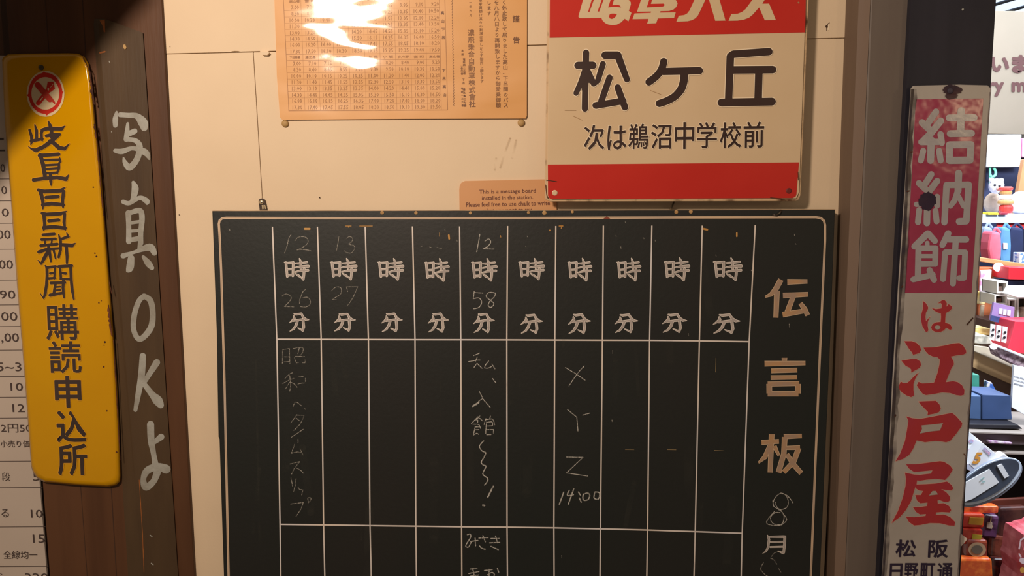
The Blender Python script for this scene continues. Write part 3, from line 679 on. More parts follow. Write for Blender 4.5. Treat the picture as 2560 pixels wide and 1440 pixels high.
DEN = [[(237, 100, 34), (205, 160, 34), (175, 195, 26), (135, 212, 10)], [(212, 172, 34), (205, 345, 30)], [(278, 115, 34), (408, 112, 26)], [(250, 203, 34), (412, 195, 28)], [(318, 205, 32), (278, 308, 32)],
       [(248, 325, 34), (395, 300, 28)], [(362, 252, 26), (390, 290, 32), (410, 330, 28)],
       None, [(260, 603, 34), (260, 622, 30)], [(132, 641, 34), (395, 637, 26)], [(175, 687, 28), (342, 682, 28)], [(172, 730, 28), (341, 728, 26)], [(152, 772, 30), (355, 768, 30)], [(162, 770, 34), (163, 832, 34)], [(348, 770, 34), (345, 832, 36)], [(152, 834, 32), (350, 834, 32)],
       None, [(178, 1093, 34), (168, 1340, 30)], [(112, 1147, 30), (225, 1140, 28)], [(165, 1170, 28), (135, 1240, 30), (92, 1278, 10)], [(195, 1170, 28), (225, 1232, 16)], [(255, 1110, 30), (372, 1105, 26)],
       [(262, 1112, 34), (256, 1220, 32), (222, 1340, 34)], [(272, 1182, 24), (360, 1180, 28)], [(352, 1182, 34), (320, 1270, 32), (255, 1338, 28)], [(275, 1222, 26), (320, 1290, 32), (368, 1345, 30)]]
for gr, mm, yy, nm in [(1, m_goldedge, Y, 'title_lettering_edge'), (-2.5, m_gold, Y-.00018, 'title_lettering')]:
    b = Ink(yy, 1860, 660, 2.571, grow=gr); [b.st(q, cap='butt') if q else b.cut() for q in DEN]; b.go(nm, mm, cb)
# chalk handwriting
CH = Ink(Y-.0002); CT = Ink(Y-.0002)
def ch(L, ox, oy, k, wpx=2.3, thin=False):
    b = CT if thin else CH; b.at(ox, oy, k); b.many(L, wpx*k, curve=True, jit=0.25*k)
ch([[(285, 135), (255, 185), (245, 240), (232, 290), (205, 360)], [(335, 210), (370, 168), (440, 158), (490, 185), (490, 240), (430, 290), (360, 322)], [(360, 322), (450, 318), (540, 335)],
    [(880, 155), (865, 250), (850, 335)], [(980, 180), (1010, 155), (1045, 175), (1040, 220), (1000, 250), (1060, 265), (1078, 300), (1040, 355), (990, 358), (950, 335)],
    [(175, 895), (220, 870), (270, 885), (290, 920), (260, 970), (205, 1022)], [(205, 1022), (320, 1028)], [(465, 810), (430, 850), (395, 940), (392, 985)], [(430, 918), (490, 910), (525, 950), (520, 1000), (470, 1028), (400, 1025)],
    [(790, 830), (830, 790), (880, 780), (912, 810), (900, 870), (840, 910), (800, 940)], [(800, 940), (850, 940)], [(975, 780), (990, 840)], [(980, 780), (1115, 780)], [(1115, 780), (1060, 900), (1020, 970), (985, 1010)]], 670, 560, 4.965, 1.9, True)
ch([[(2175, 275), (2162, 350), (2150, 415)], [(2215, 330), (2245, 312), (2262, 335), (2240, 370), (2200, 390)], [(2200, 390), (2290, 393)], [(2130, 730), (2122, 790)], [(2122, 790), (2170, 785), (2190, 820), (2165, 860), (2125, 870)], [(2130, 740), (2200, 745)],
    [(2300, 745), (2250, 740), (2225, 770), (2255, 800), (2288, 830), (2265, 858), (2243, 845), (2255, 810), (2290, 775), (2300, 745)]], 520, 500, 3.2, 2.1)
ch([[(105, 150), (103, 260), (100, 370)], [(110, 150), (210, 135)], [(212, 135), (218, 370)], [(125, 265), (210, 265)], [(120, 345), (215, 335)], [(270, 135), (360, 118), (425, 130), (415, 200), (380, 240)], [(365, 125), (340, 215)], [(300, 255), (445, 258)],
    [(285, 275), (320, 360)], [(320, 358), (350, 355)], [(455, 310), (455, 355)], [(455, 358), (420, 358)], [(260, 510), (190, 550), (140, 605)], [(215, 555), (228, 700), (215, 800)], [(100, 685), (190, 635), (280, 600)], [(215, 660), (150, 765)], [(235, 665), (290, 690), (330, 740)],
    [(350, 575), (425, 570)], [(460, 600), (460, 650)], [(345, 690), (400, 675), (455, 672)], [(268, 1040), (300, 975), (340, 980)], [(345, 985), (400, 1030)], [(450, 1075), (462, 1085)], [(230, 1300), (330, 1170)], [(330, 1175), (440, 1180)], [(440, 1180), (380, 1310), (280, 1415)], [(305, 1215), (370, 1265)]], 690, 850, 6.26, 1.8, True)
ch([[(350, 20), (170, 140)], [(270, 165), (270, 215)], [(220, 240), (170, 380)], [(170, 380), (250, 360), (310, 370)], [(310, 330), (345, 405)], [(150, 540), (295, 505)], [(295, 505), (215, 610), (175, 690)], [(250, 600), (310, 635), (350, 680)], [(165, 750), (190, 880)], [(243, 760), (225, 880), (200, 960)],
    [(270, 885), (290, 920), (320, 925)], [(345, 930), (328, 1005)], [(160, 1140), (350, 1115)], [(350, 1120), (310, 1220), (240, 1330)], [(415, 1050), (460, 1045), (460, 1080), (430, 1110), (415, 1060)], [(430, 1110), (420, 1135)]], 700, 1070, 6, 1.9, True)
ch([[(205, 175), (295, 135)], [(125, 265), (240, 245), (305, 240)], [(260, 195), (235, 260)], [(255, 290), (210, 350)], [(255, 290), (330, 365)], [(430, 255), (380, 320), (370, 355)], [(370, 358), (420, 362), (470, 340)], [(480, 300), (525, 375)],
    [(490, 520), (535, 580)], [(290, 715), (340, 810)], [(340, 815), (280, 860)], [(345, 825), (455, 950)], [(270, 1090), (170, 1195)], [(300, 1080), (240, 1140)], [(290, 1110), (345, 1155)], [(265, 1140), (265, 1180)], [(195, 1205), (280, 1210), (308, 1265)],
    [(230, 1240), (215, 1300), (203, 1362)], [(203, 1365), (250, 1340), (280, 1355)], [(225, 1245), (295, 1245)], [(225, 1290), (285, 1285)], [(455, 1080), (450, 1115)], [(390, 1120), (375, 1160), (362, 1210)], [(390, 1135), (490, 1130), (520, 1215)],
    [(410, 1175), (480, 1170), (490, 1222)], [(410, 1230), (480, 1228)], [(400, 1170), (392, 1240), (385, 1340)], [(400, 1285), (505, 1285)], [(505, 1285), (500, 1340)], [(400, 1360), (465, 1360)]], 1150, 860, 6, 2.0)
ch([[(280, 875), (190, 935)], [(275, 880), (240, 910)]], 1150, 860, 6, 4)
ch([[(245, 50), (215, 80), (200, 115), (230, 155), (265, 175), (235, 240), (218, 270), (235, 295), (268, 312), (240, 370), (240, 400), (285, 435), (280, 470), (252, 505)],
    [(75, 1015), (105, 1010), (110, 1040), (70, 1105), (60, 1138), (90, 1140), (115, 1090)], [(105, 1085), (185, 1075)], [(155, 1050), (160, 1130)], [(195, 1050), (290, 1045)], [(235, 1025), (260, 1090)], [(200, 1130), (225, 1155), (260, 1165)],
    [(320, 1055), (405, 1055)], [(305, 1100), (410, 1095)], [(365, 1030), (385, 1100)], [(320, 1135), (395, 1170)], [(105, 1370), (175, 1365)], [(130, 1360), (148, 1445)], [(90, 1415), (195, 1395)], [(110, 1440), (190, 1430)], [(250, 1385), (335, 1375)],
    [(300, 1370), (300, 1450)], [(280, 1430), (325, 1405), (352, 1420), (350, 1450)], [(385, 1360), (398, 1405)]], 1150, 1090, 4.117, 2.6)
ch([[(342, 518), (285, 630)]], 1150, 1090, 4.117, 3.8); ch([[(238, 712), (250, 714)]], 1150, 1090, 4.117, 5)
ch([[(268, 210), (335, 250), (385, 285)], [(380, 200), (335, 250), (288, 320)], [(280, 458), (335, 503)], [(335, 503), (342, 585)], [(413, 478), (370, 490)], [(275, 738), (372, 740)], [(372, 740), (275, 832)], [(275, 832), (400, 850)]], 1300, 830, 2.361, 2.0)
ch([[(258, 945), (232, 1018)], [(290, 935), (280, 965), (315, 960)], [(318, 925), (285, 1018)], [(345, 945), (358, 965)], [(350, 980), (362, 1005)], [(400, 950), (374, 960), (374, 990), (400, 990), (412, 965), (400, 948)], [(440, 950), (438, 980), (462, 985), (470, 950), (442, 945)]], 1300, 830, 2.361, 3)
ch([[(560, 195), (500, 230), (450, 300), (440, 380), (500, 430), (560, 470), (600, 540), (590, 620), (560, 670)], [(560, 670), (450, 660), (400, 600), (410, 540), (470, 490), (545, 490)], [(520, 450), (620, 425), (660, 370), (655, 280), (610, 215), (550, 195)],
    [(560, 200), (640, 230), (700, 290), (735, 345)], [(460, 470), (380, 560), (335, 630)], [(335, 630), (360, 665), (450, 680), (550, 678), (620, 630)], [(600, 520), (640, 590), (610, 640)], [(470, 330), (490, 400), (560, 460)], [(430, 310), (445, 385)]], 1860, 1200, 6, 1.9)
ch([[(505, 1075), (450, 1100), (410, 1150)], [(395, 1170), (450, 1200), (490, 1260)], [(290, 1240), (250, 1320), (260, 1360), (330, 1430), (400, 1460)], [(520, 1330), (555, 1385)]], 1860, 1200, 6, 2.0, True)
ch([[(1700, 368), (1712, 370)], [(1770, 375), (1790, 382)], [(1830, 380), (1870, 388)]], 520, 500, 3.2, 1.4, True)
CH.go('chalk_writing', m_chalk, cb); CT.go('faint_chalk_writing', m_chalkthin, cb)
# paint flecks, tape residue and faint rubbed chalk
b = Ink(Y-.0001)
for x0, y0, x1, y1, ww in [(762, 572, 774, 572, 5), (864, 565, 878, 565, 2), (871, 565, 871, 568, 2), (899, 565, 931, 565, 1.8), (1099, 582, 1099, 591, 1.6), (1122, 588, 1123, 597, 4.5), (1398, 565, 1407, 565, 3), (1404, 565, 1403, 571, 2), (1374, 576, 1375, 576, 4), (1759, 572, 1768, 574, 5), (1842, 582, 1842, 591, 4), (1251, 589, 1252, 593, 2)]:
    b.st([(x0, y0), (x1, y1)], ww)
b.go('tape_residue', m_tanpaint, cb)
b = Ink(Y-.0001)
for x, y, h in [(574, 574, 3), (1563, 553, 4), (1540, 588, 4), (1552, 617, 4), (1609, 594, 3), (1638, 600, 4), (1986, 585, 4), (1790, 637, 5), (1721, 834, 5), (1973, 810, 8), (1531, 877, 7), (1404, 1389, 6), (1318, 590, 3), (1314, 615, 2), (1142, 600, 3), (1112, 574, 2), (1878, 675, 2), (1989, 609, 2), (1530, 1050, 4)]:
    b.st([(x, y), (x + (1 if h < 4 else .5), y + h)], 1.6)
b.go('chalk_fleck', m_chalkthin, cb)
b = Ink(Y-.00008)
for x0, y0, x1, y1, ww in [(970, 1010, 980, 1060, 3), (1100, 920, 1104, 1200, 3), (955, 900, 958, 1000, 4), (1050, 1113, 1100, 1113, 2), (1790, 892, 1788, 932, 1.6), (1550, 1190, 1551, 1200, 1.4), (1665, 1074, 1710, 1074, 2), (1300, 950, 1302, 1250, 3), (900, 1150, 904, 1350, 3), (640, 900, 650, 1400, 5), (1668, 1020, 1690, 1060, 3)]:
    b.st([(x0, y0), (x1, y1)], ww)
for i in range(22):
    x = random.uniform(600, 2000); y = random.uniform(600, 1350); b.st([(x, y), (x + random.uniform(-25, 25), y + random.uniform(40, 200))], random.uniform(8, 26), cap='round')
b.go('rubbed_chalk', m_smear, cb)
b = Ink(Y-.00012)
for x in (1786, 1668, 1563): b.st([(x, 1124 if x < 1700 else 1126), (x+22, 1124.5 if x < 1700 else 1127)], 1.5 if x > 1600 else 1)
b.st([(1790, 895), (1789, 930)], 1.5); b.go('old_chalk_dash', mat('dim_tan_chalk', '8a7654', rough=.9), cb)
b = M()
for x in (955.5, 1040, 1176, 1306 + 14, 1360, 1431, 1690, 1727): pass
for x, y, r in [(955.5, 531.5, 5), (1040, 532, 4.5), (1176, 532, 4), (1321, 531, 3.8), (1361, 532, 5.5), (1431, 529.5, 3.8), (1690.5, 530, 4.8), (1727, 529, 4.8)]:
    c = P(x, y, -0.026); b = M(); b.lathe(c, [(r*.00062, 0), (r*.00060, .0006), (r*.0003, .0009)], 10, axis='y'); b.go('tan_stud', mat('tan_stud', 'a8804e', 'c09a68', .6, 80), cb)
b = Ink(Y-.00015)
b.pg([(1508, 547), (1517, 540.5), (1526, 547)]); b.go('red_paint_chip', mat('red_chip', '8a4430', rough=.7), cb)
# hanging bracket
hb = thing('hanging_bracket', P(656, 524, -0.004), 'small steel bracket with a cross head screw above the chalkboard, left side', 'bracket')
pts = [(-390 + 830, 860), (420, 540), (440, 460), (490, 425), (560, 415), (630, 440), (670, 500), (710, 680), (745, 860)]
b = M(); b.prism([(620 + x/16, 470 + y/16) for x, y in [(462, 900), (440, 700), (418, 540), (440, 460), (490, 425), (560, 415), (630, 440), (672, 500), (712, 690), (748, 900)]], -0.0045, -0.0012); b.go('plate', mat('blackened_steel', '332822', '54443a', .45, 60, metal=.4), hb, bevel=0.0004)
b = M(); b.prism([(620 + x/16, 470 + y/16) for x, y in [(545, 690), (630, 690), (625, 850), (570, 850)]], -0.0055, -0.0044); b.prism([(620 + x/16, 470 + y/16) for x, y in [(655, 690), (690, 690), (722, 840), (680, 840)]], -0.0055, -0.0044); b.go('bright_tab', m_screw, hb, bevel=0.0003)
c = P(620 + 540/16, 470 + 575/16, -0.0044); b = M(); b.lathe(c, [(.0036, 0), (.0036, .0006), (.0028, .0013), (.001, .0016)], 16, axis='y'); sw = b.go('screw', m_screw, hb, smooth=True)
b = Ink(-0.0062, 620, 470, 16); b.st([(490, 560), (585, 585)], 22, cap='butt'); b.st([(520, 610), (560, 540)], 22, cap='butt'); b.go('screw_slot', m_slot, sw)

# ================================================================== RIGHT FRAME, DARK POST, SIGN
tr = thing('trim_1', P(2150, 1440, 0), kind='structure')
def strip(x0a, x0b, x1a, x1b, yf, yb, name, mm, bev=0.001, par=tr):
    u0, u1 = vline(x0a, x0b); v0, v1 = vline(x1a, x1b); b = M(); b.prism([u0, v0, v1, u1], yf, yb); return b.go(name, mm, par, bevel=bev)
F_ = lambda x0, x1, y: [P(*q, y) for q in vline(x0, x1)]
# slanted side face, lip and broad front face of the frame
b = M(); A = F_(2114, 2063, 0.0); Bq = F_(2147, 2086, -0.030); b.add([A[0], Bq[0], Bq[1], A[1]], [(0, 3, 2, 1)]); b.go('frame_side', m_frameside, tr)
b = M(); A = F_(2147, 2086, -0.030); Bq = F_(2176, 2112, -0.034); b.add([A[0], Bq[0], Bq[1], A[1]], [(0, 3, 2, 1)]); b.go('frame_lip', m_framelip, tr)
strip(2176, 2112, 2278, 2198, -0.034, 0.05, 'frame_face', m_frame, 0.003)
dp = thing('dark_post', P(2330, 1440, 0), 'near black wooden post at the right, carrying the red and white sign', 'post')
strip(2278, 2196, 2491, 2401, -0.045, 0.07, 'post_body', m_darkpost, 0.004, dp)
b = M(); c = P(2407, 24, -0.045); b.ball(c, 0.0016); b.go('paint_spot', m_brush, dp)
rs = thing('red_white_enamel_sign', P(2300, 1500, -0.05), 'tall narrow white enamel sign with a crimson block and red lettering on the dark post', 'sign')
so = [(2284, 214), (2400, 211), (2470, 213), (2478, 220), (2477, 250), (2461, 480), (2444, 730), (2428, 960), (2413, 1200), (2397, 1440), (2390, 1560), (2196, 1560), (2206, 1440), (2222, 1180), (2232, 960), (2246, 730), (2263, 480), (2277, 250), (2279, 220)]
b = M(); b.prism(so, -0.0565, -0.0525); b.go('plate', m_signwhite, rs, bevel=0.0015)
b = Ink(-0.0569); b.pg([(2289.6, 248.3), (2458.3, 246.3), (2444, 490), (2429, 732.8), (2261.8, 732.3), (2277, 480)]); b.go('crimson_block', m_crimson, rs)
b = Ink(-0.0572, 2200, 200, 4.8)
b.many([[(672, 382, 80), (575, 520, 78)], [(505, 510, 84), (600, 600, 84)], [(730, 490, 82), (610, 640, 84), (500, 745, 74)], [(495, 745, 76), (740, 742, 76)], [(728, 652, 78), (742, 755, 74)], [(615, 720, 88), (607, 965, 84)], [(518, 850, 74), (490, 965, 74)], [(710, 850, 76), (728, 965, 74)],
        [(828, 455, 82), (1130, 450, 82)], [(975, 372, 92), (965, 640, 92)], [(842, 645, 84), (1098, 640, 84)], [(832, 778, 84), (1092, 775, 84)], [(1092, 775, 84), (1080, 962, 84)], [(1080, 962, 86), (832, 965, 86)], [(832, 965, 84), (832, 778, 84)]])
b.cut(); b.at(2200, 400, 4.2367)
b.many([[(543, 152, 68), (475, 258, 68)], [(412, 245, 68), (490, 315, 70)], [(606, 222, 68), (520, 335, 70)], [(605, 388, 62), (605, 485, 62)], [(385, 470, 56), (440, 470, 50)], [(500, 500, 70), (496, 668, 70)], [(415, 530, 64), (402, 658, 64)], [(588, 540, 64), (600, 650, 64)],
        [(832, 142, 78), (826, 330, 74)], [(682, 660, 68), (705, 268, 70)], [(705, 265, 68), (940, 262, 70)], [(940, 262, 70), (915, 640, 72)], [(912, 648, 72), (838, 652, 72)], [(825, 320, 62), (790, 430, 62), (745, 488, 56)], [(832, 385, 56), (885, 490, 52)]])
b.cut(); b.many([[(505, 780, 72), (365, 915, 68)], [(510, 780, 70), (582, 858, 64)], [(408, 930, 66), (402, 1240, 68)], [(430, 935, 62), (585, 935, 62)], [(588, 935, 64), (585, 1100, 64)], [(430, 1018, 44), (580, 1018, 44)], [(440, 1100, 66), (580, 1100, 60)], [(352, 1265, 62), (560, 1215, 62)], [(525, 1168, 66), (572, 1268, 66)], [(500, 880, 50), (500, 920, 50)],
        [(722, 778, 70), (662, 900, 66)], [(725, 840, 68), (912, 842, 68)], [(803, 845, 66), (772, 1308, 66)], [(690, 980, 62), (668, 1262, 62)], [(695, 975, 60), (902, 978, 60)], [(902, 980, 64), (890, 1245, 64)], [(888, 1248, 64), (838, 1250, 60)]])
b.go('character', m_signletter, rs)
RED = [[(553, 115), (590, 145), (617, 190), (617, 215), (590, 265), (585, 320), (590, 375), (645, 315), (615, 380), (612, 430), (622, 490), (605, 518), (585, 510), (545, 440), (527, 360), (530, 290), (550, 220)],
       [(665, 205), (720, 220), (790, 210), (795, 160), (780, 140), (745, 145), (800, 105), (835, 108), (858, 140), (855, 190), (880, 155), (920, 180), (925, 210), (900, 240), (845, 270), (840, 330), (838, 395), (900, 415), (925, 455), (915, 485), (890, 482), (850, 460), (820, 495), (770, 518), (710, 512), (670, 490), (657, 455), (675, 415), (720, 390), (780, 385), (785, 320), (782, 272), (740, 262), (700, 240)],
       [(312, 632), (410, 632), (470, 655), (515, 700), (528, 745), (505, 785), (425, 808), (410, 775), (375, 735)],
       [(275, 882), (400, 862), (470, 862), (515, 890), (528, 935), (510, 975), (465, 1000), (400, 1035), (402, 1000), (385, 975), (330, 950)],
       [(495, 1035), (455, 1110), (430, 1180), (430, 1260), (438, 1330), (400, 1352), (340, 1330), (280, 1290), (245, 1245), (245, 1200), (268, 1152), (300, 1172), (350, 1170), (390, 1135), (440, 1080)],
       [(558, 715), (700, 710), (820, 690), (940, 662), (1020, 655), (1070, 690), (1105, 750), (1108, 785), (1070, 805), (980, 815), (910, 830), (945, 890), (950, 930), (915, 985), (880, 1070), (845, 1160), (940, 1145), (1000, 1160), (1055, 1200), (1085, 1260), (1080, 1320), (1040, 1332), (980, 1325), (900, 1298), (800, 1290), (700, 1310), (590, 1325), (550, 1310), (510, 1260), (472, 1200), (495, 1155), (540, 1175), (620, 1172), (695, 1165), (740, 1040), (765, 930), (770, 870), (740, 840), (680, 830), (620, 800), (580, 755)]]
RED2 = [[(425, 95), (540, 90), (600, 88), (635, 125), (648, 165), (630, 200), (590, 215), (515, 230), (520, 200), (480, 160), (445, 125)],
        [(303, 243), (360, 262), (440, 270), (600, 240), (760, 208), (800, 240), (862, 310), (855, 345), (800, 420), (740, 490), (700, 502), (640, 492), (600, 488), (540, 495), (490, 502), (440, 490), (405, 485), (370, 570), (330, 630), (270, 670), (195, 692), (240, 620), (290, 490), (310, 380), (325, 290)],
        [(300, 722), (400, 722), (540, 705), (640, 692), (680, 698), (740, 735), (768, 775), (730, 840), (690, 880), (600, 868), (500, 878), (440, 888), (410, 885), (405, 925), (390, 960), (350, 1090), (300, 1180), (240, 1250), (155, 1312), (220, 1190), (270, 1050), (295, 940), (300, 870), (290, 805), (380, 825), (440, 828), (550, 815), (565, 782), (440, 795), (380, 800), (330, 765)],
        [(400, 925), (500, 922), (600, 915), (710, 895), (755, 930), (772, 965), (755, 985), (710, 982), (650, 972), (700, 1000), (735, 1040), (742, 1080), (720, 1100), (680, 1098), (630, 1078), (615, 1085), (618, 1115), (680, 1112), (730, 1140), (752, 1180), (735, 1205), (660, 1200), (600, 1205), (598, 1228), (680, 1225), (740, 1250), (790, 1300), (785, 1338), (730, 1335), (640, 1312), (540, 1310), (440, 1330), (380, 1335), (330, 1300), (298, 1245), (380, 1252), (495, 1240), (500, 1220), (440, 1225), (400, 1200), (368, 1150), (440, 1150), (510, 1140), (515, 1105), (440, 1112), (410, 1085), (392, 1030), (450, 1030), (470, 990), (430, 985), (395, 962)]]
def closed(b, poly, wd): b.st(poly + [poly[0]], wd)
b = Ink(-0.0569)
b.at(2200, 730, 5.142); [closed(b, q, 12) for q in RED]
b.at(2190, 980, 4); [closed(b, q, 9) for q in RED2]
b.go('lettering_keyline', m_pink, rs)
b = Ink(-0.0572)
b.at(2200, 730, 5.142); [b.pg(q) for q in RED[:2]]; b.cut(); [b.pg(q) for q in RED[2:]]; b.cut()
b.at(2190, 980, 4); [b.pg(q) for q in RED2[:2]]; b.cut(); [b.pg(q) for q in RED2[2:]]
b.go('character', m_crimson2, rs)
b = Ink(-0.0575)
b.at(2200, 730, 5.142); b.ell(740, 455, 38, 26)
b.at(2190, 980, 4); b.pg([(455, 335), (560, 325), (670, 312), (640, 385), (540, 395), (438, 415), (460, 370)]); b.pg([(565, 990), (600, 990), (620, 1025), (530, 1035)])
b.go('letter_counter', m_signwhite, rs)
b = Ink(-0.0572, 2060, 960, 3)
for c_, bx in [('松', (537, 1167, 690, 1298)), ('阪', (782, 1167, 932, 1303)), ('日', (492, 1345, 588, 1468)), ('野', (602, 1342, 705, 1470)), ('町', (724, 1342, 832, 1470)), ('通', (850, 1342, 966, 1470))]:
    b.glyph(c_, bx, 0.022, lean=-0.05); b.cut()
b.go('character', m_purple, rs)
# grime: dark worn left edge, stain, chipped nail hole
def blob(cx, cy, rx, ry, n=26, j=.14):
    return [(cx + rx*math.cos(a)*(1+random.uniform(-j, j)), cy + ry*math.sin(a)*(1+random.uniform(-j, j))) for a in [2*math.pi*i/n for i in range(n)]]
b = Ink(-0.0578, 2200, 400, 4.2367); b.pg(blob(503, 436, 92, 92)); b.go('rust_stain', mat('purple_rust_stain', '2e2034', '3a2838', .7, 40), rs)
b = Ink(-0.0578, 2200, 200, 4.8); b.pg(blob(865, 120, 105, 62, 26, .2)); b.pg(blob(855, 190, 70, 40, 20, .2)); b.go('nail_rust', mat('nail_rust_stain', '2c2430', '4e3234', .75, 40, alpha=(50, .3, .6, .75, 1)), rs)
c = P(2200 + 840/4.8, 200+130/4.8, -0.0578); b = M(); b.lathe(c, [(.0042, 0), (.004, .001), (.002, .0016)], 14, axis='y'); b.go('nail', mat('sign_nail', '5c5460', '4a4450', .5, 60, metal=.5), rs)
L = []; R = []
for i in range(56):
    y = 222 + i*24; t = (y-250)/(1440-250); x = 2278 + (2206-2278)*t
    if y <= 480: x = 2279 + (2263-2279)*(y-220)/260
    L.append((x-1.5, y)); R.append((x + 5.5 + 2.2*math.sin(y*.013) + random.uniform(-1, 1), y))
b = Ink(-0.05705); b.pg(L + R[::-1]); b.go('worn_edge', mat('worn_dark_edge', '39303a', '4b4038', .7, 50, alpha=(30, .3, .6, .35, .95)), rs)
b = Ink(-0.0570); b.pg(L + [(x+random.uniform(5, 11), y) for x, y in R[::-1]]); b.go('edge_grime', mat('soft_edge_grime', '40343a', '554840', .6, 50, alpha=(26, .35, .65, .05, .75)), rs)
L2 = []; R2 = []
for i in range(52):
    y = 230 + i*25; x = 2478 - (y-220)*0.0672
    R2.append((x+.5, y)); L2.append((x - random.uniform(1.5, 5), y))
b = Ink(-0.0570); b.pg(L2 + R2[::-1]); b.go('worn_edge', mat('worn_grey_edge', '6c6062', '80706a', .7, 50, alpha=(45, .35, .6, .25, .9)), rs)
b = Ink(-0.0576)
for q in [[(2268, 479), (2273, 477)], [(2254, 718), (2256, 715)], [(2239, 1037), (2237, 1042)], [(2410, 1135), (2412, 1138)], [(2417, 812), (2432, 795)], [(2276, 380), (2281, 379)]]: b.st(q, 2.6)
b.go('enamel_chip', m_rust, rs)
# paper corner sticking out behind the sign
b = M(); b.prism([(2402, 1334), (2419, 1347.5), (2403, 1366)], -0.0475, -0.0460); tag(b.go('paper_corner', mat('pale_paper', 'e8d6c8', 'efe0d4', .6)), 'small pale paper triangle sticking out beside the lower part of the red and white sign', 'paper')

# ================================================================== SHOP BEYOND THE OPENING
m_shopwall = mat('shop_wall', '8c8478', '968e82', 0.7); m_white = mat('shop_white', 'e8ecf2', 'dfe4ee', 0.5)
m_wood = mat('shop_wood', 'a87c50', 'b98c5e', 0.5, 8, (1, 6, 6)); m_dwood = mat('shop_dark_wood', '54382e', '5e4034', 0.6, 8)
m_navy = mat('navy_cloth', '1c2848', '263660', 0.7, 9); m_black = mat('shop_black', '15141a', '1f1d26', 0.5)
b = M(); b.box(-2.2, 5.2, -2.6, 6.2, -0.05, 0.0); b.go('floor', m_floor)['kind'] = 'structure'
b = M(); b.box(0.9, 5.2, 5.9, 6.0, 0, 3.0); b.go('wall_far', m_shopwall)['kind'] = 'structure'
b = M(); b.box(5.1, 5.2, 0.3, 5.9, 0, 3.0); b.go('wall_right', m_shopwall)['kind'] = 'structure'
b = M(); b.box(0.60, 0.64, 0.08, 5.9, 0, 3.0); b.go('wall_shop_side', m_shopwall)['kind'] = 'structure'
ce = thing('ceiling', (3, 3.3, 2.85), kind='structure')
b = M(); b.box(0.64, 5.1, 0.6, 5.9, 2.88, 2.93); b.go('ceiling_panel', mat('ceiling_added_glow', 'dceaff', emit=1.1), ce)  # ceiling is no lamp; its glow stands in for daylight falling on it
for i in range(26):
    b = M(); x = 0.6 + i*0.26; v = []
    dx = 2.2
    pts = [(x, 5.88), (x+.05, 5.88), (x+.05+dx-1.5, 3.4), (x+dx-1.5, 3.4)]
    b.add([(px_, py_, z) for z in (2.868, 2.876) for px_, py_ in pts], [(0, 1, 2, 3), (7, 6, 5, 4), (0, 4, 5, 1), (1, 5, 6, 2), (2, 6, 7, 3), (3, 7, 4, 0)]); b.go('ceiling_slat', mat('slat_dark', '3a4450', rough=.6), ce, fix=True)

def pbox(name, pts, y, depth, mm, par=None, bevel=0.003, lab=None, cat=None, group=None, push=0.0):
    if len(pts) == 2: (x0, y0), (x1, y1) = pts; pts = [(x0, y0), (x1, y0), (x1, y1), (x0, y1)]
    b = M()
    if push: b.solid([P(a_, c_, y) + Vector((0, push, 0)) for a_, c_ in pts], y + push + depth)
    else: b.prism(pts, y, y + depth)
    o = b.go(name, mm, par, bevel=bevel)
    if lab: tag(o, lab, cat, group)
    return o
# banner
bn = thing('hanging_board', P(2560, 336, 3.2), 'large beige board with brown lettering hanging beyond the dark post', 'sign')
pbox('board', [(2425, 26), (2900, 32), (2900, 342), (2425, 334)], 3.2, 0.04, mat('beige_board', '7c7262', '867a6a', .6, 2), bn)
b = Ink(3.196)
b.glyph('い', (2478, 142, 2523, 180), .05, res=2); b.glyph('ま', (2530, 137, 2573, 183), .05); b.glyph('ry', (2470, 205, 2510, 241), .04); b.glyph('m', (2529, 205, 2566, 230), .04)
b.go('lettering', mat('board_brown_ink', '4e2c2a', rough=.6), bn)
# light box
lb = thing('light_box', P(2510, 415, 2.95), 'glowing white rectangular light box below the beige board', 'lamp')
pbox('housing', [(2468, 336), (2554, 336), (2552, 417), (2467, 417)], 2.96, .088, m_white, lb)
pbox('diffuser', [(2471, 339), (2551, 339), (2549, 414), (2470, 414)], 2.95, .009, mat('lit_diffuser', 'f4faff', emit=9), lb, 0.004)
pbox('pink_light_box', [(2557, 345), (2640, 345), (2640, 392), (2557, 392)], 2.96, .088, mat('hot_pink', 'f08ac0', 'ffb0d0', .5), lab='bright pink panel right of the glowing light box', cat='lamp')
pbox('back_panel', [(2420, 412), (2484, 412), (2484, 352), (2640, 352), (2640, 412), (2760, 412), (2760, 1270), (2420, 1270)], 3.05, .03, mat('navy_panel', '2a3250', '343c60', .6), lab='dark navy back panel behind the toys on the upper shelf', cat='panel')
b = M(); b.tube([P(2475, y, 2.99) for y in range(416, 475, 10)], .006); b.tube([P(*q, 2.985) for q in catmull([(2484, 420), (2489, 428), (2488, 438), (2480, 442), (2475, 437)], 5)], .007)
tag(b.go('green_hook', mat('mint_plastic', '7fdcb8', rough=.4), smooth=True), 'mint green plastic hook hanging under the light box', 'hook')
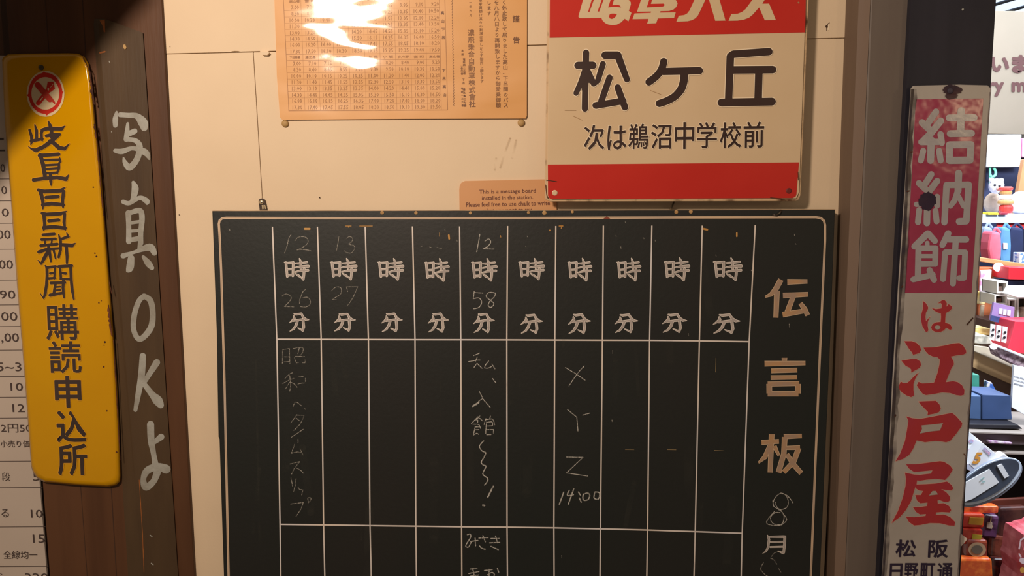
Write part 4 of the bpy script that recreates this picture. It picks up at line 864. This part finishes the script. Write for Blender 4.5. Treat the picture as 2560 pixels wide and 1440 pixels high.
# toys
pt = thing('plush_toy', P(2490, 535, 2.6), 'white plush toy with dark eyes on the upper shelf', 'toy')
m_fur = mat('white_plush', 'd8d4dc', 'c8c0cc', .9, 60, bump=.004, bscale=80)
def pb(x, y, dep, rpx, nm, mm, par, sc3=(1, 1, 1)):
    b = M(); b.ball(P(x, y, dep), rpx*(dep+1.2)/FPX*1.0, sc3); return b.go(nm, mm, par, smooth=True)
pb(2491, 465, 2.55, 17, 'head', m_fur, pt, (1, .9, 1.1)); pb(2482, 508, 2.60, 20, 'body', mat('tan_plush', 'a89484', 'b8a08c', .9, 60), pt, (1, .9, 1.3))
pb(2487, 463, 2.50, 3, 'eye', m_black, pt); pb(2499, 465, 2.50, 3, 'eye', m_black, pt); pb(2496, 473, 2.50, 4.5, 'muzzle', mat('pink_muzzle', 'c88a7c', rough=.8), pt); pb(2479, 450, 2.55, 6, 'ear', m_fur, pt); pb(2503, 451, 2.55, 6, 'ear', m_fur, pt)
fg = thing('stacked_figurine', P(2513, 533, 2.5), 'red, white and gold stacked figurine on the upper shelf', 'figurine')
for (y0, y1, r, c1) in [(512, 533, 15, 'c83a34'), (500, 512, 17, 'b8905a'), (487, 500, 15, 'e6dcd8'), (477, 487, 13, 'c09058'), (467, 477, 15, 'd84a44')]:
    c = P(2514, y1, 2.45); h = P(2513, y0, 2.5).z - c.z; r_ = r*3.7/FPX; b = M(); b.lathe(c, [(r_*.8, 0), (r_, h*.3), (r_, h*.7), (r_*.8, h)], 16); b.go('tier', mat('tier_'+c1, c1, rough=.4), fg, smooth=False)
pb(2551, 507, 2.62, 26, 'white_plush_ball', m_fur, None, (1, .9, 1.1)); tag(bpy.data.objects['white_plush_ball'], 'round bluish white plush beside the stacked figurine', 'toy')
pbox('leaning_frame', [(2560, 398), (2640, 398), (2640, 534), (2536, 534)], 2.75, .03, mat('frame_tan', 'b07850', 'bc8458', .6), lab='tan board with pale edge leaning behind the white plush', cat='board')
pbox('upper_shelf', [(2440, 536), (2760, 536), (2760, 558), (2440, 558)], 2.4, .4, mat('pale_blue_shelf', 'b4c2d8', 'c2cee0', .4), lab='pale blue shelf board carrying the toys', cat='shelf')
pbox('packet', [(2472, 530), (2496, 531), (2500, 537), (2470, 537)], 2.38, .05, mat('yellow_pack', 'd8c43c', rough=.4), lab='flat yellow packet lying at the front of the upper shelf', cat='packet')
pbox('packet', [(2502, 531), (2520, 532), (2520, 537), (2500, 537)], 2.38, .05, mat('maroon_pack', '8a2a3c', rough=.4), lab='flat maroon packet lying at the front of the upper shelf', cat='packet')
rb = thing('red_strip_banner', P(2550, 572, 2.42), 'red strip banner with white lettering under the upper shelf', 'banner')
pbox('strip', [(2493, 558.5), (2680, 558.5), (2680, 573), (2493, 573)], 2.42, .01, mat('banner_red', 'd43030', rough=.5), rb)
# cloth bags
def bag(x0, y0, x1, y1, dep, mm, lab, tagc=None, twist=6):
    t = thing('cloth_bag', P((x0+x1)/2, y1, dep), lab, 'bag', group='cloth bags hanging under the upper shelf')
    pts = [(x0+twist, y0), (x1-twist*.4, y0+3), (x1, (y0+y1)/2), (x1-2, y1-3), (x0+3, y1), (x0-1, (y0+y1)/2+8), (x0, (y0+y1)/2-10)]
    pbox('bag_body', pts, dep, .08, mm, t, .012)
    b = M(); b.tube([P(*q, dep+.03) for q in catmull([(x0+twist+3, y0+3), ((x0+x1)/2, y0-7), (x1-6, y0+4)], 4)], .006); b.go('strap', mm, t)
    if tagc: pbox('label_tag', [(tagc[0], tagc[1]), (tagc[0]+10, tagc[1]+1), (tagc[0]+10, tagc[1]+16), (tagc[0], tagc[1]+15)], dep-.008, .006, m_white, t, .001)
bag(2522, 567, 2562, 662, 2.34, mat('cloth_darknavy', '18203e', '202a50', .8), 'dark navy cloth bag, rightmost in the row under the shelf')
bag(2455, 566, 2486, 645, 2.30, mat('cloth_greyblue', '5f7088', '8a98b0', .8), 'grey blue cloth bag nearest the red and white sign', (2461, 597))
bag(2500, 567, 2530, 660, 2.26, mat('cloth_blue', '3c6c98', '5a8cb8', .8), 'mid blue cloth bag with a white label tag', (2509, 607))
bag(2474, 578, 2506, 655, 2.22, mat('cloth_red', 'c04456', 'd87084', .8), 'pinkish red cloth bag between the blue bags')
pbox('patterned_pouch', [(2550, 632), (2600, 632), (2600, 666), (2549, 662)], 2.2, .05, mat('pouch_print', '5a7cc8', 'e4ecf8', .6, 60, lo=.45, hi=.5), lab='blue and white patterned pouch at the right picture edge', cat='pouch')
pbox('slanting_rail', [(2440, 641), (2660, 674), (2660, 690), (2440, 652)], 2.15, .04, m_wood, lab='slanting light wood shelf below the cloth bags', cat='shelf')
def globe(x, y, dep, r, lab):
    b = M(); b.ball(P(x, y, dep), r*(dep+1.2)/FPX); tag(b.go('globe_lamp', mat('lit_globe', 'ffffff', emit=2.5), smooth=True), lab, 'lamp')
globe(2496, 668, 2.08, 11, 'small glowing globe under the slanting wood shelf'); globe(2484, 866, 1.5, 8, 'small glowing globe at the counter edge')
pbox('orange_column', [(2440, 668), (2484, 668), (2486, 1330), (2436, 1330)], 2.14, .05, mat('orange_col', 'b4643c', 'a0542e', .6), lab='orange brown column beside the red and white sign edge', cat='column')
pbox('pink_flyer', [(2452, 676), (2480, 674), (2474, 735), (2450, 730)], 2.1, .01, mat('pink_flyer', 'd88ab0', 'f0e0ec', .5, 30, lo=.4, hi=.6), lab='pink and white patterned flyer hanging on the orange column', cat='flyer')
pbox('yellow_flyer', [(2444, 728), (2466, 730), (2462, 762), (2442, 760)], 2.1, .01, mat('yellow_flyer', 'e8c04a', 'f4e8b8', .5, 30), lab='yellow and white flyer below the pink flyer', cat='flyer')
pbox('pale_rod', [(2453, 762), (2462, 762), (2457, 815), (2449, 815)], 2.1, .01, mat('cream_rod', 'e0d0b8', 'b89878', .5, 40), lab='pale mottled strip below the yellow flyer', cat='strip')
pbox('brown_panel', [(2478, 668), (2640, 674), (2640, 1310), (2474, 1310)], 2.3, .05, m_dwood, lab='dark brown panel behind the small display boxes', cat='panel')
pbox('red_box', [(2523, 668), (2600, 672), (2600, 700), (2522, 698)], 2.0, .12, mat('box_red', 'd8202c', rough=.4), lab='bright red box under the slanting wood shelf', cat='box')
pbox('navy_box', [(2521, 701), (2600, 703), (2600, 742), (2519, 742)], 2.05, .12, m_navy, lab='navy box below the bright red box', cat='box')
# display cubbies
def cubby(x0, y0, x1, y1, dep, lab):
    t = thing('display_box', P((x0+x1)/2, y1, dep), lab, 'box', group='small open display boxes'); mm = mat('cubby_grey', 'c9c2b8', 'b8b0a6', .6); e = 4
    for nm, q in [('side_panel', [(x0, y0), (x0+e, y0), (x0+e, y1), (x0, y1)]), ('side_panel', [(x1-e, y0), (x1, y0), (x1, y1), (x1-e, y1)]), ('top_panel', [(x0+e, y0), (x1-e, y0), (x1-e, y0+e), (x0+e, y0+e)]), ('bottom_panel', [(x0+e, y1-e), (x1-e, y1-e), (x1-e, y1), (x0+e, y1)])]:
        pbox(nm, q, dep, .1, mm, t, .001)
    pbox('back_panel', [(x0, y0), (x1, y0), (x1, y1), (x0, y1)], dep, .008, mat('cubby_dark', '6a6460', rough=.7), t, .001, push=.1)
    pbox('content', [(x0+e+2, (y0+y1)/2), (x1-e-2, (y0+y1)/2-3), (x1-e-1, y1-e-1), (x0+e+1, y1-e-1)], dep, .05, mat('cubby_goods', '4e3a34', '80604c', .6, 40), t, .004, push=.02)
cubby(2492, 703, 2520, 734, 1.93, 'small grey open display box, top of the left stack')
cubby(2486, 736, 2518, 762, 1.93, 'small grey open display box, second of the left stack')
cubby(2521, 748, 2541, 775, 1.93, 'narrow grey open display box between the stack and the tall cabinet')
cubby(2543, 743, 2600, 802, 1.93, 'larger grey open display box at the right picture edge')
pbox('white_pouch', [(2534, 717), (2600, 715), (2600, 742), (2545, 744), (2523, 737)], 1.85, .05, mat('white_pouch', 'f2f4f8', rough=.5), lab='bright white puffy pouch on top of the display boxes', cat='pouch')
# purple sign card with white tiles
pc = thing('purple_card', P(2500, 806, 1.8), 'purple and navy display card with three small white tiles', 'card')
pbox('card', [(2485, 756), (2537, 768), (2533, 815), (2476, 800)], 1.8, .012, mat('purple_card', '7a6494', '8c74a4', .5), pc, .001)
pbox('lower_band', [(2478, 788), (2534, 800), (2533, 815), (2476, 802)], 1.797, .002, mat('navy_band', '3a4a78', '2c3560', .5, 40), pc, 0)
for i in range(3):
    x = 2499 + i*10; pbox('white_tile', [(x, 771+i*2), (x+8, 772+i*2), (x+7, 786+i*2), (x-1, 785+i*2)], 1.796, .003, m_white, pc, .0005)
for i, w_ in enumerate(['left', 'middle', 'right']):
    x = 2476 + i*15; t = thing('photo_card', P(x+5, 850+i*4, 1.72), '%s of the three white cards with two dark dots below the purple card' % w_, 'card', group='white cards below the purple card')
    pbox('card', [(x+2, 810+i*3), (x+13, 812+i*3), (x+10, 852+i*3), (x-1, 849+i*3)], 1.72, .006, m_white, t, .001)
    pb(x+7, 825+i*3, 1.715, 3.6, 'dark_dot', m_black, t, (1, .2, 1)); pb(x+5, 838+i*3, 1.715, 3.8, 'dark_dot', m_black, t, (1, .2, 1))
pbox('red_gift_bag', [(2538, 803), (2640, 806), (2640, 888), (2548, 884), (2520, 872)], 1.7, .12, mat('bag_red', 'c43044', 'b02a3c', .5), lab='crimson gift bag standing on the counter', cat='bag')
# baskets, counter
pbox('yellow_tray', [(2436, 820), (2478, 822), (2476, 838), (2434, 836)], 1.85, .15, mat('straw', 'b89a4c', 'd8c488', .7, 40, (1, 1, 8)), lab='yellow woven tray beside the red and white sign edge', cat='tray')
pbox('clear_packets', [(2434, 838), (2472, 840), (2484, 860), (2455, 861), (2432, 857)], 1.605, .1, mat('wrapped_packets', 'c8c0b0', '8c887c', .3, 50), lab='pale wrapped packets lying on the counter', cat='packet')
ct = thing('shop_counter', P(2500, 985, 1.6), 'light wood shop counter with a tan front, slanting away from the dark post', 'counter')
pbox('counter_top', [(2425, 862), (2470, 868), (2700, 985), (2700, 992), (2560, 932), (2425, 874)], 1.6, .32, mat('counter_top', 'c4b8a4', 'b0a490', .5), ct)
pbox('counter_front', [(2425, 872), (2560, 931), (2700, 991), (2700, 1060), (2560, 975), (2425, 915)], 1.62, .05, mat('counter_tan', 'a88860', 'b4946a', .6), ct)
pbox('counter_base', [(2425, 915), (2560, 975), (2700, 1060), (2700, 1470), (2400, 1470)], 1.66, .05, mat('counter_dark_wood', '5e4438', '6a4e40', .7), ct)  # base in a darker brown than the counter front
bk_ = thing('knit_basket', P(2540, 915, 1.5), 'shallow basket with white rim and dark knitted goods on the counter', 'basket')
pbox('rim', [(2490, 860), (2640, 920), (2640, 928), (2489, 866)], 1.5, .02, m_white, bk_)
pbox('goods', [(2494, 870), (2640, 930), (2640, 965), (2500, 892)], 1.515, .06, mat('knit_goods', '6c5460', 'a8929a', .9, 70, lo=.42, hi=.56), bk_)
cd_ = thing('text_card', P(2560, 1030, 1.3), 'white card with small grey print leaning at the right picture edge', 'card')
pbox('card', [(2535, 913), (2640, 935), (2640, 1083), (2529, 1018)], 1.3, .01, m_white, cd_, .001)
b = Ink(1.299); b.many([[(2537, 941), (2562, 948)], [(2537, 950), (2562, 957)], [(2536, 959), (2562, 966)]], 3.2); b.go('small_print', mat('grey_print', '8a8e98', rough=.6, alpha=(300, .4, .5, .1, .9)), cd_)
pbox('teal_cup', [(2428, 935), (2448, 937), (2449, 1066), (2430, 1066)], 1.44, .04, mat('teal_cup', '3c8c78', '2c6a5c', .4), lab='small teal cup behind the navy box', cat='cup')
pbox('blue_packet', [(2466, 952), (2480, 956), (2496, 988), (2496, 1066), (2470, 1066)], 1.45, .02, mat('blue_white_pack', '3058a0', 'c8c4c0', .5, 18, lo=.48, hi=.52), lab='blue and white packet standing behind the navy box', cat='packet')
nb = thing('navy_carton', P(2475, 1062, 1.3), 'dark blue cardboard box standing on the black tray', 'box')
pbox('box_front', [(2455, 986), (2526, 989), (2531, 1050), (2455, 1050)], 1.3, .12, mat('navy_carton', '30446a', '3a507c', .5), nb)
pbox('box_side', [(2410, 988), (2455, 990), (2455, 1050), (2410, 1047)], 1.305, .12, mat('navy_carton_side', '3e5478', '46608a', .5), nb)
pbox('black_tray', [(2400, 1060), (2545, 1062), (2558, 1073), (2400, 1071)], 1.25, .2, m_black, lab='black tray under the dark blue box', cat='tray')
su = thing('shelf_unit', P(2500, 1230, 1.3), 'dark brown shelf unit with pale shelf edges low in the shop', 'shelf')
pbox('back_panel', [(2390, 1080), (2760, 1090), (2760, 1560), (2370, 1560)], 1.5, .03, mat('shelf_back', '33282c', '3c3034', .7), su)
pbox('shelf_board', [(2395, 1078), (2755, 1090), (2755, 1094), (2395, 1082)], 1.22, .27, mat('shelf_edge', '8f857e', rough=.5), su, .001)
pbox('shelf_board', [(2395, 1128), (2755, 1140), (2755, 1144), (2395, 1132)], 1.22, .27, mat('shelf_edge', '8f857e', rough=.5), su, .001)
pbox('shelf_lip', [(2395, 1083), (2640, 1091), (2640, 1114), (2395, 1108)], 1.235, .02, mat('shelf_lip', '62545a', '5a4c50', .6), su, .001)
pbox('coloured_packet', [(2472, 1101), (2490, 1103), (2533, 1107), (2530, 1112), (2473, 1108)], 1.22, .02, mat('multi_pack', '9c6a9c', 'd8d0d8', .5, 50, lo=.4, hi=.6), lab='thin multicoloured packet lying on the low shelf', cat='packet')
# white boxes
wb = thing('white_carton', P(2450, 1190, 1.1), 'white carton with an orange numeral five, tilted in the bin', 'box')
pbox('box_face', [(2457, 1108), (2495, 1138), (2465, 1172), (2450, 1186), (2423, 1160)], 1.1, .05, m_white, wb, .001)
pbox('box_edge', [(2417, 1158), (2423, 1160), (2450, 1186), (2447, 1192), (2416, 1172)], 1.101, .05, mat('carton_edge', 'bcc0d4', rough=.5), wb, .001)
b = Ink(1.098); b.glyph('5', (2435, 1131, 2453, 1160), .04, lean=-.35); b.go('numeral', mat('orange_print', 'd8963c', rough=.5), wb)
b = Ink(1.098); b.many([[(2459, 1122), (2475, 1138)], [(2462, 1120), (2477, 1135)]], 3); b.ell(2461, 1163, 5, 6); b.go('pink_print', mat('pink_print', 'd89ab4', '90a8d0', .5, 200), wb)
wc = thing('white_carton', P(2425, 1150, 1.14), 'white carton with pale pink print beside the lower part of the red and white sign', 'box')
pbox('box_face', [(2400, 1080), (2422, 1079), (2456, 1106), (2416, 1158), (2395, 1150)], 1.14, .05, m_white, wc, .001)
b = Ink(1.138); b.ell(2428, 1103, 6, 5); b.st([(2424, 1125), (2421, 1140)], 5); b.go('pink_print', mat('pink_print', rough=.5, c1='d89ab4'), wc)
pbox('white_carton', [(2475, 1158), (2511, 1133), (2530, 1152), (2500, 1175)], 1.09, .03, m_white, lab='white carton corner between the numeral carton and the oval lid', cat='box')
# oval lid
ov = thing('oval_lid', P(2480, 1255, 1.0), 'dark oval lid with pale rim and white label, tilted over the snack bin', 'lid')
def oval(cx, cy, a, b_, rot, n=40): return [(cx+a*math.cos(t)*math.cos(rot)-b_*math.sin(t)*math.sin(rot), cy+a*math.cos(t)*math.sin(rot)+b_*math.sin(t)*math.cos(rot)) for t in [2*math.pi*i/n for i in range(n)]]
rt = math.radians(-31)
pbox('outer_rim', oval(2474, 1208, 93, 42, rt), 1.01, .02, mat('lid_rim_grey', '6c7484', '8c94a8', .3), ov, .002)
pbox('rim_line', oval(2473, 1204, 92, 40, rt), 1.005, .006, mat('lid_rim_white', 'c8d8ec', rough=.3), ov, .001)
pbox('lid_face', oval(2471, 1202, 88, 36, rt), 1.0, .006, mat('lid_slate', '30343e', '4c5668', .3, 8), ov, .001)
pbox('white_label', [(2413, 1207), (2474, 1173), (2498, 1206), (2432, 1247), (2413, 1254), (2409, 1245)], .997, .003, m_white, ov, 0)
pbox('white_strip', [(2493, 1165), (2505, 1160), (2523, 1190), (2512, 1196)], .997, .003, m_white, ov, 0)
b = Ink(.995); b.many([[(2452, 1200), (2460, 1194)], [(2456, 1205), (2462, 1204)]], 3); b.go('small_print', mat('teal_print', '9cc4c8', rough=.5), ov)
# snack bin
sb_ = thing('snack_bin', P(2480, 1500, 1.1), 'dark reddish plastic bin full of snack packs low in the shop', 'bin')
pbox('bin_back', [(2385, 1255), (2648, 1240), (2648, 1560), (2370, 1560)], 1.20, .012, mat('bin_brown', '4c241c', '6a3022', .5, 6), sb_)
def pack(pts, dep, c1, c2, lab, star=None, sc_=40):
    t = thing('snack_pack', P(pts[0][0], pts[2][1], dep), lab, 'packet', group='snack packs in the bin')
    pbox('wrapper', pts, dep, .03, mat('wrapper_'+c1+c2, c1, c2, .25, sc_, lo=.42, hi=.58, spec=.6), t, .008)
    if star: pbox('label_patch', star[0], dep-.003, .002, mat('patch_'+star[1], star[1], rough=.4), t, 0)
pack([(2400, 1264), (2500, 1266), (2498, 1285), (2400, 1283)], 1.10, 'a83420', 'd86c30', 'red orange snack pack just under the oval lid', sc_=30)
pack([(2398, 1285), (2465, 1287), (2462, 1322), (2398, 1320)], 1.08, 'b82c1c', 'c84422', 'bright red snack pack with an ochre patch', ([(2425, 1294), (2460, 1295), (2456, 1313), (2422, 1311)], 'b8862c'))
pack([(2462, 1288), (2500, 1290), (2492, 1350), (2455, 1345)], 1.12, '3a2438', '5a3858', 'dark plum snack pack with a pale round spot', ([(2468, 1305), (2481, 1307), (2480, 1322), (2467, 1320)], 'a89684'))
pack([(2396, 1322), (2458, 1325), (2455, 1360), (2418, 1362), (2394, 1358)], 1.07, 'b02a20', 'c44430', 'red snack pack with a yellow green patch', ([(2432, 1336), (2456, 1338), (2452, 1350), (2430, 1348)], 'b09a30'))
pack([(2420, 1350), (2472, 1352), (2470, 1398), (2418, 1396)], 1.06, '8c3c28', '6c3028', 'brown snack pack with a tan ring', None)
b = Ink(1.055); b.ell(2443, 1374, 22, 18); b.go('tan_ring', mat('tan_ring', 'a88a6c', rough=.5), bpy.data.objects['snack_pack.004']); b = Ink(1.053); b.ell(2443, 1374, 14, 11); b.go('ring_centre', mat('ring_centre', '5e5448', rough=.5), bpy.data.objects['snack_pack.004'])
pack([(2388, 1396), (2482, 1398), (2486, 1470), (2384, 1470)], 1.04, 'b8481c', 'd06a28', 'orange snack pack at the bottom edge beside the sign', None)
pack([(2484, 1340), (2530, 1345), (2522, 1400), (2480, 1395)], 1.14, '5c2c22', '7c4030', 'dark brown snack pack in the middle of the bin', ([(2510, 1350), (2524, 1352), (2520, 1368), (2508, 1366)], '9c7c60'))
pack([(2484, 1398), (2536, 1400), (2532, 1475), (2482, 1475)], 1.10, '6c3024', '3c1c1c', 'dark maroon snack pack at the bottom edge', None)
pack([(2500, 1270), (2570, 1268), (2570, 1345), (2495, 1345)], 1.15, '2c1c1e', '54302a', 'almost black snack pack in the shade right of the lid', None, 14)  # wrapper in near black browns
pg_ = thing('pink_snack_bag', P(2560, 1540, 1.0), 'crinkled pink snack bag with white print in the lower right corner', 'packet')
b = M(); n_ = 14
rows = []
for j in range(n_ + 1):
    t = j/n_; y = 1335 + t*225; xl = 2556 - 22*min(1, t*1.6) - 6*math.sin(t*9); row = []
    for i in range(9):
        u = i/8; x = xl + (2650-xl)*u
        row.append(P(x, y + 6*math.sin(u*7+t*5), 1.0 - .05*math.sin(math.pi*u)*math.sin(math.pi*min(1, t+.15)) + random.uniform(-.006, .006)))
    rows.append(row)
vs = [v for r_ in rows for v in r_]; nn = len(vs)
vs2 = vs + [Vector((v.x, 1.08, v.z)) for v in vs]
fs = []
for j in range(n_):
    for i in range(8):
        a_ = j*9+i; fs += [(a_, a_+9, a_+10, a_+1), (nn+a_, nn+a_+1, nn+a_+10, nn+a_+9)]
ring = list(range(9)) + [j*9+8 for j in range(1, n_+1)] + [n_*9+i for i in range(7, -1, -1)] + [j*9 for j in range(n_-1, 0, -1)]
for i in range(len(ring)): p_, q_ = ring[i], ring[(i+1) % len(ring)]; fs.append((p_, q_, nn+q_, nn+p_))
b.add(vs2, fs); b.go('wrapper', mat('pink_bag', 'b04450', 'd07078', .28, 22, lo=.4, hi=.6, spec=.6), pg_, fix=True)
b = Ink(.944); b.ell(2557, 1402, 9, 7, 16, .5); b.st([(2548, 1372), (2552, 1350), (2560, 1345)], 4); b.st([(2548, 1385), (2552, 1392)], 4); b.go('white_print', mat('bag_white_print', 'e8d4dc', 'd8b8c0', .4), pg_)
b = Ink(.944); b.ell(2556, 1425, 6, 8, 16); b.go('yellow_print', mat('bag_yellow_print', 'd09a48', rough=.4), pg_)
pack([(2518, 1400), (2560, 1385), (2556, 1440), (2520, 1470)], 1.16, '703040', 'a08078', 'dusty rose snack pack between the maroon and the pink bags', None, 26)
pack([(2500, 1356), (2545, 1350), (2540, 1392), (2515, 1398)], 1.165, '54302c', '9c8470', 'brown and beige mottled snack pack behind the pink bag', None, 34)
b = Ink(1.118); b.many([[(2478, 1292), (2476, 1310)]], 3); b.ell(2474, 1316, 8, 6, 14); b.go('cherry_print', mat('cherry_print', 'b8a078', rough=.4), bpy.data.objects['snack_pack.002'])

# --- furniture that carries the goods, down to the floor and beyond the picture edge
m_upright = mat('grey_upright', '7c8088', '868a92', .5)
def to_floor(name, x0, x1, ytop, dep, thick, mm, par):
    a_ = P(x0, ytop, dep); c_ = P(x1, ytop, dep); b = M(); b.box(a_.x, c_.x, dep, dep + thick, 0.0, a_.z); return b.go(name, mm, par, bevel=.002)
us = bpy.data.objects['upper_shelf']
to_floor('upright', 2404, 2418, 536, 2.84, .04, m_upright, us); to_floor('upright', 2742, 2756, 536, 2.84, .04, m_upright, us)
to_floor('side_panel', 2746, 2756, 1084, 1.22, .28, m_dwood, su); to_floor('side_panel', 2392, 2398, 1084, 1.24, .26, m_dwood, su)
dc = thing('display_cabinet', P(2560, 1300, 1.95), 'dark brown cabinet carrying the small display boxes behind the counter', 'cabinet')
to_floor('cabinet_body', 2490, 2660, 806, 1.94, .3, m_dwood, dc)
a_ = P(2545, 1300, 1.935); b = M(); b.box(a_.x, a_.x + .22, 1.925, 1.94, .12, .62); b.go('door', mat('cabinet_door', '60443a', '6a4c40', .5, 8), dc, bevel=.003)
to_floor('bin_side', 2640, 2652, 1290, 1.09, .11, mat('bin_brown', '4c241c'), sb_)
a_ = P(2400, 1560, .97); c_ = P(2652, 1560, .97); b = M(); b.box(a_.x, c_.x + .02, .955, .975, 0, a_.z + .02); b.go('bin_front', mat('bin_brown', '4c241c'), sb_, bevel=.003)
b = M(); b.box(a_.x, c_.x + .02, .976, 1.2, 0, a_.z - .03); b.go('bin_base', mat('bin_brown', '4c241c'), sb_, bevel=.003)
for x in (2640, 2860):
    q = P(x, 34, 3.22); b = M(); b.tube([q, Vector((q.x, q.y, 2.875))], .004, 6); b.go('hanging_wire', m_steel, bn)
